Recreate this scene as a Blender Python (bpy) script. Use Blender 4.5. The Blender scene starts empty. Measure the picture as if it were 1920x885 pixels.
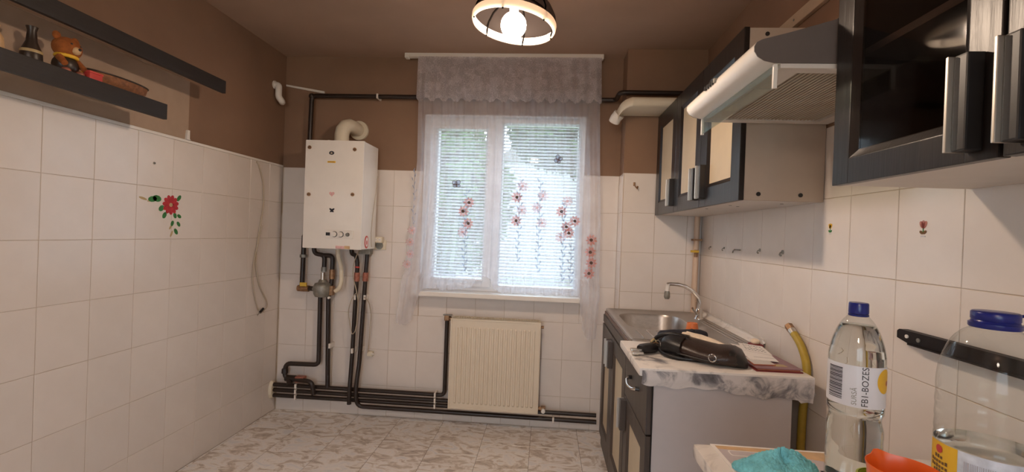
import bpy, bmesh, math, random
from mathutils import Vector, Matrix, noise
random.seed(7)
S = bpy.context.scene
COL = S.collection
PI = math.pi
V = Vector

# ------------------------------------------------------------------ camera, sky, exposure
cam = bpy.data.objects.new('camera', bpy.data.cameras.new('camera'))
COL.objects.link(cam)
cam.data.sensor_width = 36; cam.data.lens = 16.127; cam.data.sensor_fit = 'HORIZONTAL'
cam.data.clip_start = 0.02
_r, _u, _w = (.9965368, .07453745, .03685875), (-.03709105, .00173423, .99931039), (-.07442213, .99721671, -.00449289)
cam.matrix_world = Matrix(((_r[0], _u[0], -_w[0], 0), (_r[1], _u[1], -_w[1], 0), (_r[2], _u[2], -_w[2], 1.30086), (0, 0, 0, 1)))
S.camera = cam
wd = bpy.data.worlds.new('overcast_sky'); S.world = wd; wd.use_nodes = True
bg = wd.node_tree.nodes['Background']; bg.inputs[0].default_value = (.74, .86, 1.0, 1); bg.inputs[1].default_value = 5.0
S.view_settings.view_transform = 'Standard'; S.view_settings.look = 'None'
S.view_settings.exposure = 0.30; S.view_settings.gamma = 1; S.view_settings.use_curve_mapping = False
LAMP = (-.150, 1.70, 2.075)
BULB_STRENGTH = 305; BULB_COLOR = (1, .77, .58)
REAR_FILL = (-.45, -1.1, 2.12); REAR_FILL_STRENGTH = 48

# ------------------------------------------------------------------ materials
def newmat(name):
    m = bpy.data.materials.new(name); m.use_nodes = True
    nt = m.node_tree; nt.nodes.clear()
    return m, nt, nt.nodes, nt.links
def out(nt, sh):
    o = nt.nodes.new('ShaderNodeOutputMaterial'); nt.links.new(sh, o.inputs[0])
def coords(nt, scale=(1, 1, 1), kind='Object'):
    tc = nt.nodes.new('ShaderNodeTexCoord'); mp = nt.nodes.new('ShaderNodeMapping')
    mp.inputs['Scale'].default_value = scale; nt.links.new(tc.outputs[kind], mp.inputs[0]); return mp.outputs[0]
def ntex(nt, vec, scale, detail=4, rough=.55, dist=0):
    n = nt.nodes.new('ShaderNodeTexNoise'); n.inputs['Scale'].default_value = scale; n.inputs['Detail'].default_value = detail
    n.inputs['Roughness'].default_value = rough; n.inputs['Distortion'].default_value = dist
    nt.links.new(vec, n.inputs['Vector']); return n.outputs['Fac']
def ramp(nt, fac, stops):
    r = nt.nodes.new('ShaderNodeValToRGB'); e = r.color_ramp.elements
    while len(e) < len(stops): e.new(.5)
    for i, (p, c) in enumerate(stops): e[i].position = p; e[i].color = (*c, 1)
    nt.links.new(fac, r.inputs[0]); return r.outputs[0]
def bsdf(nt, rough=.5, metal=0, coat=0, spec=.5):
    b = nt.nodes.new('ShaderNodeBsdfPrincipled'); b.inputs['Roughness'].default_value = rough; b.inputs['Metallic'].default_value = metal
    b.inputs['Coat Weight'].default_value = coat; b.inputs['Specular IOR Level'].default_value = spec; return b
def bump(nt, b, h, s, d=.01):
    n = nt.nodes.new('ShaderNodeBump'); n.inputs['Strength'].default_value = s; n.inputs['Distance'].default_value = d
    nt.links.new(h, n.inputs['Height']); nt.links.new(n.outputs[0], b.inputs['Normal'])
_pm = {}
def pm(name, c, rough=.5, metal=0, var=.06, scale=14, bmp=0, bs=180, coat=0, spec=.5, st=(1, 1, 1)):
    if name in _pm: return _pm[name]
    m, nt, N, L = newmat(name); b = bsdf(nt, rough, metal, coat, spec); v = coords(nt, st)
    col = ramp(nt, ntex(nt, v, scale), [(.3, tuple(x * (1 - var) for x in c)), (.7, tuple(min(1, x * (1 + var)) for x in c))])
    L.new(col, b.inputs['Base Color'])
    if bmp: bump(nt, b, ntex(nt, v, bs, 3), bmp, .002)
    out(nt, b.outputs[0]); _pm[name] = m; return m

def tile_material(name, c, rough):
    m, nt, N, L = newmat(name); b = bsdf(nt, rough, 0, 0, .5)
    oi = N.new('ShaderNodeObjectInfo'); v = coords(nt)
    base = ramp(nt, oi.outputs['Random'], [(0, tuple(x * .955 for x in c)), (1, c)])
    n = ramp(nt, ntex(nt, v, 9), [(.3, (.96, .955, .95)), (.7, (1, 1, 1))])
    mx = N.new('ShaderNodeMix'); mx.data_type = 'RGBA'; mx.blend_type = 'MULTIPLY'; mx.inputs[0].default_value = 1
    L.new(base, mx.inputs[6]); L.new(n, mx.inputs[7]); L.new(mx.outputs[2], b.inputs['Base Color'])
    bump(nt, b, ntex(nt, v, 22, 2), .10, .004); out(nt, b.outputs[0]); return m
M_TILE = tile_material('white_glazed_tile', (.76, .69, .635), .2)

def wall_material(name, paint):
    m, nt, N, L = newmat(name); b = bsdf(nt, .85)
    g = N.new('ShaderNodeNewGeometry'); sx = N.new('ShaderNodeSeparateXYZ'); L.new(g.outputs['Position'], sx.inputs[0])
    gt = N.new('ShaderNodeMath'); gt.operation = 'GREATER_THAN'; gt.inputs[1].default_value = 1.7128; L.new(sx.outputs[2], gt.inputs[0])
    n = ntex(nt, g.outputs['Position'], 2.2, 5)
    pc = ramp(nt, n, [(.3, tuple(x * .88 for x in paint)), (.7, tuple(x * 1.1 for x in paint))])
    gc = ramp(nt, ntex(nt, g.outputs['Position'], 6, 5), [(.35, (.42, .31, .20)), (.7, (.56, .48, .40))])
    mx = N.new('ShaderNodeMix'); mx.data_type = 'RGBA'; L.new(gt.outputs[0], mx.inputs[0]); L.new(gc, mx.inputs[6]); L.new(pc, mx.inputs[7])
    L.new(mx.outputs[2], b.inputs['Base Color']); bump(nt, b, ntex(nt, g.outputs['Position'], 90, 3), .12, .004)
    out(nt, b.outputs[0]); return m
M_WALL = wall_material('brown_painted_plaster', (.250, .148, .093))
M_CEIL = pm('brown_ceiling_paint', (.40, .265, .19), .9, var=.1, scale=1.5, bmp=.1, bs=60)

def marble(name, base=(.82, .77, .72), vein=(.10, .095, .10), scale=7, edge=.5):
    m, nt, N, L = newmat(name); b = bsdf(nt, .32); v = coords(nt)
    f = ntex(nt, v, scale, 9, .62, 1.6)
    big = ntex(nt, v, scale * .45, 3)
    mul = N.new('ShaderNodeMath'); mul.operation = 'ADD'; L.new(f, mul.inputs[0]); L.new(big, mul.inputs[1])
    rr = N.new('ShaderNodeMath'); rr.operation = 'MULTIPLY'; rr.inputs[1].default_value = .5; L.new(mul.outputs[0], rr.inputs[0])
    c = ramp(nt, rr.outputs[0], [(edge - .09, vein), (edge - .03, (.26, .25, .26)), (edge + .02, tuple(x * .84 for x in base)), (edge + .06, base)])
    L.new(c, b.inputs['Base Color']); out(nt, b.outputs[0]); return m
M_MARB = marble('marbled_laminate', edge=.425)
M_MARBV = marble('marbled_foil_veined', edge=.475, scale=9, base=(.70, .65, .62))

def floor_material():
    m, nt, N, L = newmat('mottled_stone_floor'); b = bsdf(nt, .24, 0, 0, .75)
    oi = N.new('ShaderNodeObjectInfo'); tc = N.new('ShaderNodeTexCoord')
    ad = N.new('ShaderNodeVectorMath'); ad.operation = 'ADD'; cr = N.new('ShaderNodeCombineXYZ')
    mu = N.new('ShaderNodeMath'); mu.operation = 'MULTIPLY'; mu.inputs[1].default_value = 37
    L.new(oi.outputs['Random'], mu.inputs[0]); L.new(mu.outputs[0], cr.inputs[2]); L.new(tc.outputs['Object'], ad.inputs[0]); L.new(cr.outputs[0], ad.inputs[1])
    mp = N.new('ShaderNodeMapping'); mp.inputs['Scale'].default_value = (1, 1.7, 1); L.new(ad.outputs[0], mp.inputs[0])
    f = ntex(nt, mp.outputs[0], 9, 7, .62, 1.2)
    c = ramp(nt, f, [(.30, (.42, .36, .32)), (.42, (.64, .55, .47)), (.53, (.90, .85, .80)), (.66, (.76, .75, .75))])
    L.new(c, b.inputs['Base Color']); bump(nt, b, f, .15, .002); out(nt, b.outputs[0]); return m
M_FLOOR = floor_material()

def wood(name, c1, c2, rough=.35, axis=2, scale=1.0, coat=0):
    m, nt, N, L = newmat(name); b = bsdf(nt, rough, 0, coat)
    st = [60 * scale] * 3; st[axis] = 3.0 * scale
    f = ntex(nt, coords(nt, tuple(st)), 1.5, 6, .65, .6)
    c = ramp(nt, f, [(.3, c1), (.7, c2)]); L.new(c, b.inputs['Base Color']); bump(nt, b, f, .35, .0015)
    out(nt, b.outputs[0]); return m
M_WENGE = wood('dark_wenge_veneer', (.006, .004, .004), (.018, .012, .010), .33)
M_WENGEH = wood('dark_wenge_horizontal', (.010, .007, .006), (.020, .014, .012), .6, axis=1)
M_WENGEB = wood('brown_wenge_veneer', (.040, .029, .024), (.085, .064, .052), .42)
M_CREAM = pm('cream_panel', (.56, .46, .32), .45, var=.03)
M_GREYLAM = pm('grey_laminate', (.46, .36, .285), .5, var=.03, bmp=.05, bs=400)
M_GREYPANEL = pm('grey_side_panel', (.52, .475, .465), .5, var=.02, bmp=.04, bs=500)
M_WHITELAM = pm('white_laminate', (.66, .60, .55), .45, var=.03)
M_BLACKHOLE = pm('black_edge', (.010, .009, .009), .6)
M_STEEL = pm('brushed_steel', (.50, .47, .44), .34, 1, var=.10, scale=40, st=(1, 14, 1))
M_STEEL_RIM = pm('bright_steel', (.60, .58, .56), .22, 1)
M_CHROME = pm('chrome', (.72, .70, .68), .12, 1)
M_ALU = pm('aluminium', (.66, .62, .56), .35, 1)
M_WHITE = pm('white_enamel', (.80, .755, .70), .22, var=.02, coat=.2)
M_WHITEP = pm('white_plastic', (.78, .735, .68), .4, var=.02)
M_CREAMP = pm('cream_plastic', (.70, .62, .48), .45, var=.03)
M_PVCW = pm('white_window_pvc', (.80, .80, .82), .3, var=.01)
M_RAD = pm('cream_radiator_enamel', (.74, .645, .51), .35, var=.02)
M_PIPE = pm('dark_brown_pipe_paint', (.022, .013, .010), .38, var=.25, scale=30, bmp=.15, bs=120)
M_BRASS = pm('worn_brass', (.34, .20, .11), .45, .7, var=.3, scale=60)
M_COPPER = pm('copper_red', (.36, .13, .085), .5, .3, var=.3, scale=60)
M_CASTGREY = pm('grey_cast_metal', (.26, .25, .22), .5, .5, var=.25, scale=40, bmp=.1)
M_YELLOW = pm('yellow_handle_plastic', (.62, .40, .05), .45)
M_HOSE = pm('yellow_gas_hose', (.42, .29, .035), .45, var=.12, scale=30)
M_BLACKP = pm('black_plastic', (.012, .011, .012), .4)
M_BLACKG = pm('black_gloss_metal', (.012, .008, .008), .5, var=.15, spec=.25)
M_CABLE = pm('beige_cable', (.46, .38, .29), .5)
M_RED = pm('red_print', (.55, .055, .045), .5)
M_BLUE = pm('blue_cap_plastic', (.008, .015, .17), .28, var=.03)
M_ORANGE = pm('orange_plastic', (.80, .135, .018), .30, var=.03)
M_TERRA = pm('orange_cup_plastic', (.72, .20, .06), .4, var=.04)
M_LIME = pm('lime_plastic', (.42, .52, .06), .4)
M_LEATHER = pm('dark_brown_leather', (.030, .016, .012), .36, var=.25, scale=30, bmp=.4, bs=220)
M_LEATHERB = pm('black_leather', (.009, .008, .009), .42, var=.2, bmp=.35, bs=200)
M_NAVY = pm('navy_fabric', (.020, .022, .034), .85, bmp=.4, bs=300)
M_PAPERC = pm('cream_tissue', (.80, .66, .50), .8, var=.12, scale=45, bmp=.3, bs=90)
M_PAPER = pm('white_paper', (.82, .77, .73), .7, var=.02)
M_PAPERG = pm('grey_paper', (.62, .58, .55), .7)
M_INK = pm('dark_ink', (.03, .03, .035), .6)
M_FOLDER = pm('dark_red_folder', (.20, .018, .022), .4, var=.1)
M_FOLDERO = pm('rust_folder', (.45, .14, .07), .5)
M_FOLDERP = pm('mauve_folder', (.25, .12, .14), .4)
M_TEAL = pm('turquoise_terry', (.20, .58, .64), .95, var=.22, scale=60, bmp=1.0, bs=420)
M_TAN = pm('tan_print', (.62, .40, .21), .5, var=.2, scale=20)
M_MAUVEP = pm('mauve_print', (.56, .49, .50), .5, var=.08)
M_GREYP = pm('grey_print', (.48, .47, .52), .5)
M_YPRINT = pm('yellow_print', (.78, .45, .03), .5, var=.05)
M_BROWNP = pm('brown_print', (.16, .08, .03), .6)
M_GREEN = pm('green_print', (.025, .17, .035), .6, var=.3, scale=60)
M_CRIM = pm('crimson_print', (.44, .015, .022), .6, var=.25, scale=60)
M_GOLD = pm('gold_print', (.45, .33, .16), .5)
M_STRAW = pm('brown_wicker', (.22, .085, .028), .6, var=.35, scale=60, bmp=.4, bs=150)
M_PLUSH = pm('orange_brown_plush', (.30, .085, .015), .9, var=.35, scale=40, bmp=.5, bs=200)
M_DARKW = pm('dark_glazed_ceramic', (.030, .018, .012), .4, var=.3)
M_HARDB = pm('pale_painted_board', (.40, .285, .205), .8, var=.05)
M_BATTEN = pm('pale_batten', (.50, .38, .27), .7)
M_PEACHP = pm('painted_riser_pipe', (.66, .50, .38), .5, var=.05)
M_FILTER = pm('dark_mesh', (.06, .05, .04), .6)
M_SLATH = pm('hood_filter_slat', (.42, .35, .27), .5)
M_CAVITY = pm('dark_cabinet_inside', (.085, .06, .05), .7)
M_BLOSSOM2 = pm('pink_embroidery', (.72, .42, .40), .8, var=.15, scale=80)
M_BUTTER = pm('brown_embroidery', (.11, .065, .05), .8, var=.2, scale=80)

def sheer(name, white, dens_lo, dens_hi, sc, kind='weave'):
    m, nt, N, L = newmat(name); v = coords(nt)
    d = N.new('ShaderNodeBsdfDiffuse'); d.inputs[0].default_value = (*white, 1)
    t = N.new('ShaderNodeBsdfTranslucent'); t.inputs[0].default_value = (*white, 1)
    a = N.new('ShaderNodeMixShader'); a.inputs[0].default_value = .5; L.new(d.outputs[0], a.inputs[1]); L.new(t.outputs[0], a.inputs[2])
    tr = N.new('ShaderNodeBsdfTransparent'); mx = N.new('ShaderNodeMixShader')
    if kind == 'lace':
        vo = N.new('ShaderNodeTexVoronoi'); vo.feature = 'DISTANCE_TO_EDGE'; vo.inputs['Scale'].default_value = sc; L.new(v, vo.inputs['Vector'])
        f1 = ramp(nt, vo.outputs['Distance'], [(.02, (dens_hi,) * 3), (.11, (dens_lo,) * 3)])
        f2 = ramp(nt, ntex(nt, v, 16, 3), [(.45, (0, 0, 0)), (.57, (.14,) * 3)])
        ad = N.new('ShaderNodeMath'); ad.operation = 'ADD'; ad.use_clamp = True; L.new(f1, ad.inputs[0]); L.new(f2, ad.inputs[1]); fac = ad.outputs[0]
    else:
        f = ntex(nt, v, sc, 4); fac = ramp(nt, f, [(.35, (dens_lo,) * 3), (.7, (dens_hi,) * 3)])
    L.new(fac, mx.inputs[0]); L.new(tr.outputs[0], mx.inputs[1]); L.new(a.outputs[0], mx.inputs[2]); out(nt, mx.outputs[0]); return m
M_SHEER = sheer('sheer_white_voile', (.86, .85, .90), .36, .48, 5)
M_LACE = sheer('white_lace', (.86, .80, .82), .44, .66, 95, 'lace')
def clear(name, tint, gl_rough=.03, fmax=.9, ior=1.45):
    m, nt, N, L = newmat(name); tr = N.new('ShaderNodeBsdfTransparent'); tr.inputs[0].default_value = (*tint, 1)
    g = N.new('ShaderNodeBsdfGlossy'); g.inputs[1].default_value = gl_rough; f = N.new('ShaderNodeFresnel')
    ge = N.new('ShaderNodeNewGeometry'); mr = N.new('ShaderNodeMapRange'); mr.inputs['To Min'].default_value = ior; mr.inputs['To Max'].default_value = 1 / ior
    L.new(ge.outputs['Backfacing'], mr.inputs['Value']); L.new(mr.outputs[0], f.inputs[0])
    mx = N.new('ShaderNodeMixShader'); L.new(f.outputs[0], mx.inputs[0]); L.new(tr.outputs[0], mx.inputs[1]); L.new(g.outputs[0], mx.inputs[2])
    out(nt, mx.outputs[0]); return m
M_BLOSSOM = sheer('salmon_embroidery', (.70, .33, .30), .62, .92, 60)
M_BLOSSOMP = sheer('pale_pink_embroidery', (.80, .56, .58), .45, .8, 60)
M_LEAFG = sheer('grey_blue_embroidery', (.36, .40, .52), .6, .92, 60)
M_GLASS = clear('window_glass', (.97, .985, .98))
M_PET = clear('clear_pet', (.94, .955, .95), .04, ior=1.36)
M_CABGLASS = clear('smoked_cabinet_glass', (.42, .38, .36), .05, ior=1.28)
M_VISOR = clear('visor_glass', (.80, .84, .80), .05, ior=1.5)
def water():
    m, nt, N, L = newmat('water'); g = N.new('ShaderNodeBsdfGlass'); g.inputs['IOR'].default_value = 1.33; g.inputs['Roughness'].default_value = 0
    g.inputs[0].default_value = (.985, .995, .99, 1); out(nt, g.outputs[0]); return m
M_WATER = water()
def blind():
    m, nt, N, L = newmat('white_blind_slat'); d = N.new('ShaderNodeBsdfDiffuse'); t = N.new('ShaderNodeBsdfTranslucent')
    d.inputs[0].default_value = (.90, .91, .94, 1); t.inputs[0].default_value = (.88, .92, .97, 1)
    mx = N.new('ShaderNodeMixShader'); mx.inputs[0].default_value = .58; L.new(d.outputs[0], mx.inputs[1]); L.new(t.outputs[0], mx.inputs[2]); out(nt, mx.outputs[0]); return m
M_BLIND = blind()
def shade_glass():
    m, nt, N, L = newmat('frosted_smoky_shade'); d = N.new('ShaderNodeBsdfDiffuse'); d.inputs[0].default_value = (.008, .0065, .0062, 1)
    tr = N.new('ShaderNodeBsdfTransparent'); tr.inputs[0].default_value = (.30, .25, .23, 1); g = N.new('ShaderNodeBsdfGlossy'); g.inputs[1].default_value = .5; g.inputs[0].default_value = (.002, .0018, .0017, 1)
    a = N.new('ShaderNodeMixShader'); a.inputs[0].default_value = .5; L.new(d.outputs[0], a.inputs[1]); L.new(tr.outputs[0], a.inputs[2])
    b = N.new('ShaderNodeAddShader'); L.new(a.outputs[0], b.inputs[0]); L.new(g.outputs[0], b.inputs[1]); out(nt, b.outputs[0]); return m
M_SHADE = shade_glass()
def opal():
    m, nt, N, L = newmat('white_opal_glass'); d = N.new('ShaderNodeBsdfDiffuse'); d.inputs[0].default_value = (.7, .66, .6, 1); t = N.new('ShaderNodeBsdfTranslucent'); t.inputs[0].default_value = (.85, .80, .72, 1)
    a = N.new('ShaderNodeMixShader'); L.new(d.outputs[0], a.inputs[1]); L.new(t.outputs[0], a.inputs[2]); out(nt, a.outputs[0]); return m
M_OPAL = opal()
def emit(name, c, s):
    m, nt, N, L = newmat(name); e = N.new('ShaderNodeEmission'); e.inputs[0].default_value = (*c, 1); e.inputs[1].default_value = s; out(nt, e.outputs[0]); return m
M_BULB = emit('glowing_bulb', BULB_COLOR, BULB_STRENGTH)
M_LEAVES = pm('tree_leaves', (.055, .12, .032), .6, var=.5, scale=3)
M_BARK = pm('tree_bark', (.10, .07, .05), .9)
M_FACADE = pm('pale_facade', (.72, .75, .78), .8)
M_GRASS = pm('grass_ground', (.30, .36, .24), .9, var=.3, scale=2)

# ------------------------------------------------------------------ mesh helpers
class MB:
    def __init__(s): s.v = []; s.f = []
    def add(s, vs, fs):
        o = len(s.v); s.v += [tuple(v) for v in vs]; s.f += [tuple(i + o for i in f) for f in fs]; return s
    def box(s, x0, x1, y0, y1, z0, z1, b=0):
        if x0 > x1: x0, x1 = x1, x0
        if y0 > y1: y0, y1 = y1, y0
        if z0 > z1: z0, z1 = z1, z0
        if not b:
            vs = [(x, y, z) for z in (z0, z1) for y in (y0, y1) for x in (x0, x1)]
            return s.add(vs, [(0, 2, 3, 1), (4, 5, 7, 6), (0, 1, 5, 4), (1, 3, 7, 5), (3, 2, 6, 7), (2, 0, 4, 6)])
        bm = bmesh.new(); bmesh.ops.create_cube(bm, size=1)
        for v in bm.verts: v.co = V(((x0 + x1) / 2 + v.co.x * (x1 - x0), (y0 + y1) / 2 + v.co.y * (y1 - y0), (z0 + z1) / 2 + v.co.z * (z1 - z0)))
        bmesh.ops.bevel(bm, geom=list(bm.edges), offset=b, segments=2, affect='EDGES', profile=.7)
        bm.verts.index_update(); s.add([v.co[:] for v in bm.verts], [[v.index for v in f.verts] for f in bm.faces]); bm.free(); return s
    def loft(s, loops, cap0=True, cap1=True, closed=True):
        n = len(loops[0]); vs = [p for l in loops for p in l]; fs = []
        for i in range(len(loops) - 1):
            for j in range(n if closed else n - 1):
                k = (j + 1) % n; fs.append((i * n + j, i * n + k, (i + 1) * n + k, (i + 1) * n + j))
        if cap0: fs.append(tuple(range(n - 1, -1, -1)))
        if cap1: fs.append(tuple((len(loops) - 1) * n + j for j in range(n)))
        return s.add(vs, fs)
    def tube(s, pts, r, n=10, cap=True, fillet=0):
        pts = [V(p) for p in pts]
        if fillet:
            q = [pts[0]]
            for a, b, c in zip(pts, pts[1:], pts[2:]):
                d = min(fillet, (a - b).length * .49, (c - b).length * .49); p0 = b + (a - b).normalized() * d; p1 = b + (c - b).normalized() * d
                for k in range(6): t = k / 5; q.append(p0.lerp(b, t).lerp(b.lerp(p1, t), t))
            q.append(pts[-1]); pts = q
        rs = r if isinstance(r, (list, tuple)) else [r] * len(pts)
        if len(rs) != len(pts):
            m_ = len(rs) - 1; q_ = [i / (len(pts) - 1) * m_ for i in range(len(pts))]
            rs = [rs[min(int(a), m_ - 1)] + (rs[min(int(a), m_ - 1) + 1] - rs[min(int(a), m_ - 1)]) * (a - min(int(a), m_ - 1)) for a in q_]
        t0 = (pts[1] - pts[0]).normalized(); nrm = t0.orthogonal().normalized(); loops = []
        for i, p in enumerate(pts):
            t = ((pts[min(i + 1, len(pts) - 1)] - p).normalized() + (p - pts[max(i - 1, 0)]).normalized())
            t = t.normalized() if t.length > 1e-9 else t0
            nrm = (nrm - t * nrm.dot(t)).normalized(); bn = t.cross(nrm)
            loops.append([p + (nrm * math.cos(2 * PI * k / n) + bn * math.sin(2 * PI * k / n)) * rs[i] for k in range(n)])
        return s.loft(loops, cap, cap)
    def cyl(s, a, b, r, n=14): return s.tube([a, b], r, n)
    def lathe(s, prof, c, n=32, cap0=False, cap1=False, M=None):
        loops = [[V((r * math.cos(2 * PI * k / n), r * math.sin(2 * PI * k / n), z)) for k in range(n)] for r, z in prof]
        if M: loops = [[M @ p for p in l] for l in loops]
        return s.loft([[p + V(c) for p in l] for l in loops], cap0, cap1)
    def prism(s, poly, d, axis='y', a=0.0):
        f = {'y': lambda p, t: (p[0], t, p[1]), 'x': lambda p, t: (t, p[0], p[1]), 'z': lambda p, t: (p[0], p[1], t)}[axis]
        return s.loft([[f(p, a) for p in poly], [f(p, a + d) for p in poly]])
    def ball(s, c, r, n=12, m=8, sq=(1, 1, 1)):
        prof = [(r * max(.001, math.sin(PI * i / m)), -r * math.cos(PI * i / m)) for i in range(m + 1)]
        return s.lathe(prof, c, n, M=Matrix.Diagonal((*sq, 1)).to_3x3())
    def grid(s, fn, nu, nv):
        vs = [fn(i / nu, j / nv) for j in range(nv + 1) for i in range(nu + 1)]
        return s.add(vs, [(j * (nu + 1) + i, j * (nu + 1) + i + 1, (j + 1) * (nu + 1) + i + 1, (j + 1) * (nu + 1) + i) for j in range(nv) for i in range(nu)])
ORG = {}
def part(name, mb, mat, parent=None, smooth=None, label=None, loc=None):
    o0 = V(ORG[parent]) if parent else V(loc or (0, 0, 0))
    me = bpy.data.meshes.new(name); me.from_pydata([tuple(V(v) - o0) for v in mb.v], [], mb.f)
    bm = bmesh.new(); bm.from_mesh(me); bmesh.ops.remove_doubles(bm, verts=bm.verts, dist=1e-6); bmesh.ops.recalc_face_normals(bm, faces=bm.faces); bm.to_mesh(me); bm.free()
    me.materials.append(mat)
    if smooth:
        me.shade_smooth()
        try: me.set_sharp_from_angle(angle=math.radians(smooth))
        except Exception: pass
    o = bpy.data.objects.new(name, me); COL.objects.link(o)
    if parent: o.parent = parent
    elif loc: o.location = loc
    ORG[o] = o0
    if label: o['label'] = label
    return o
def tag(o, label=None, cat=None, group=None, kind=None):
    for k, v in (('label', label), ('category', cat), ('group', group), ('kind', kind)):
        if v: o[k] = v
    return o
def thing(name, label, cat, loc=(0, 0, 0), group=None):
    o = bpy.data.objects.new(name, None); COL.objects.link(o); o.location = loc; o.empty_display_size = .05; ORG[o] = V(loc); return tag(o, label, cat, group)
def struct(name, mb, mat): return tag(part(name, mb, mat), kind='structure')
def copy_tree(o, parent=None):
    c = o.copy(); COL.objects.link(c)
    if parent: c.parent = parent
    for ch in o.children: copy_tree(ch, c)
    return c
def circle(cx, cy, r, n=16, ph=0, sx=1, sy=1): return [(cx + r * sx * math.cos(ph + 2 * PI * k / n), cy + r * sy * math.sin(ph + 2 * PI * k / n)) for k in range(n)]
def on_wall(mb, poly, wall, p, t=.0012):
    """a flat shape (2d outline) laid on a wall: 'L' x=p facing +x, 'R' x=p facing -x, 'B' y=p facing -y, 'T' z=p"""
    if wall == 'L': return mb.prism(poly, t, 'x', p)
    if wall == 'R': return mb.prism(poly, -t, 'x', p)
    if wall == 'B': return mb.prism(poly, -t, 'y', p)
    return mb.prism(poly, t, 'z', p)

XL, XR, D, DP, CEIL, Y0 = -1.8743, .9653, 3.1144, 2.947, 2.495, -1.9
TZ = 1.7128
# ------------------------------------------------------------------ room shell
def tile_mesh(w, h, t, b, mat):
    """a tile in local u (0..w), v (0..h), front at n=0, back at n=-t, chamfered edge"""
    vs = [(0, 0, -t), (w, 0, -t), (w, h, -t), (0, h, -t), (0, 0, -b), (w, 0, -b), (w, h, -b), (0, h, -b), (b, b, 0), (w - b, b, 0), (w - b, h - b, 0), (b, h - b, 0)]
    fs = [(0, 1, 5, 4), (1, 2, 6, 5), (2, 3, 7, 6), (3, 0, 4, 7), (4, 5, 9, 8), (5, 6, 10, 9), (6, 7, 11, 10), (7, 4, 8, 11), (8, 9, 10, 11)]
    me = bpy.data.meshes.new('tile'); me.from_pydata(vs, [], fs); me.materials.append(mat); return me
_tm = {}
def put_tile(parent, M, w, h, mat, gap=.0016, gap2=None, t=.0022, b=.0012, tilt=.0012):
    gap2 = gap if gap2 is None else gap2
    if w < .012 or h < .012: return
    k = (round(w, 4), round(h, 4), mat.name)
    if k not in _tm: _tm[k] = tile_mesh(w - gap, h - gap2, t, b, mat)
    o = bpy.data.objects.new('tile', _tm[k]); COL.objects.link(o); o.parent = parent
    o.matrix_local = M @ Matrix.Translation((gap / 2, gap2 / 2, 0)) @ Matrix.Rotation(random.uniform(-tilt, tilt), 4, 'X') @ Matrix.Rotation(random.uniform(-tilt, tilt), 4, 'Y')
ROWS = [TZ - .25 * (k + 1) for k in range(6)]
def spans(a, b, j0, step):
    k = math.floor((a - j0) / step + 1e-6); e = [a]
    while True:
        k += 1; p = j0 + k * step
        if p >= b - 1e-6: break
        if p > a + 1e-6: e.append(p)
    e.append(b); return list(zip(e, e[1:]))
ZR = [(max(0, z), z + .25) for z in ROWS] + [(0, ROWS[-1])]
def tile_wall(parent, wall, p, a, b, j0, holes=()):
    for y0, y1 in spans(a, b, j0, .2):
        for z0, z1 in ZR:
            pieces = [(y0, y1, z0, z1)]
            for hx0, hx1, hz0, hz1 in holes:
                nxt = []
                for (u0, u1, w0, w1) in pieces:
                    if u1 <= hx0 or u0 >= hx1 or w1 <= hz0 or w0 >= hz1: nxt.append((u0, u1, w0, w1)); continue
                    if u0 < hx0: nxt.append((u0, hx0, w0, w1))
                    if u1 > hx1: nxt.append((hx1, u1, w0, w1))
                    m0, m1 = max(u0, hx0), min(u1, hx1)
                    if w0 < hz0: nxt.append((m0, m1, w0, hz0))
                    if w1 > hz1: nxt.append((m0, m1, hz1, w1))
                pieces = nxt
            for (u0, u1, w0, w1) in pieces:
                if wall == 'L': M = Matrix(((0, 0, 1, p), (1, 0, 0, u0), (0, 1, 0, w0), (0, 0, 0, 1)))
                elif wall == 'R': M = Matrix(((0, 0, -1, p), (-1, 0, 0, u1), (0, 1, 0, w0), (0, 0, 0, 1)))
                else: M = Matrix(((1, 0, 0, u0), (0, 0, -1, p), (0, 1, 0, w0), (0, 0, 0, 1)))
                put_tile(parent, M, u1 - u0, w1 - w0, M_TILE)
G = .002
WX0, WX1, WZ0, WZ1 = -.862, .240, .893, 2.105
wl = struct('wall_left', MB().box(XL - .2, XL - G, Y0, D + .3, -.1, CEIL + .1), M_WALL)
tile_wall(wl, 'L', XL, Y0, D, 1.5655)
part('painted_board', MB().box(XL - G, XL + .0015, Y0, 2.252, TZ + .012, 2.03), M_HARDB, wl)
struct('trim_1', MB().box(XL - .001, XL + .006, Y0, D - .003, TZ - .001, TZ + .0125, .002), M_WHITEP)
wr = struct('wall_right', MB().box(XR + G, XR + .2, Y0, D + .3, -.1, CEIL + .1), M_WALL)
tile_wall(wr, 'R', XR, Y0, DP, 1.7411)
wb = MB()
wb.box(XL, WX0, D + G, D + .15, -.1, CEIL + .1).box(WX1, XR + .1, D + G, D + .15, -.1, CEIL + .1).box(WX0, WX1, D + G, D + .15, -.1, WZ0).box(WX0, WX1, D + G, D + .15, WZ1, CEIL + .1)
wb = struct('wall_back', wb, M_WALL)
tile_wall(wb, 'B', D, XL, .472, -1.0658, holes=[(WX0, WX1, WZ0, 3)])
wc = struct('wall_corner', MB().box(.474, XR + .1, DP + G, D + .1, -.1, CEIL + .1), M_WALL)
tile_wall(wc, 'B', DP, .472, XR, .6765)
for z0, z1 in ZR:
    put_tile(wc, Matrix(((0, 0, -1, .472), (-1, 0, 0, D), (0, 1, 0, z0), (0, 0, 0, 1))), D - DP, z1 - z0, M_TILE)
VX0, VX1, VZ0, VZ1 = -1.35, .15, .06, 1.98
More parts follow.
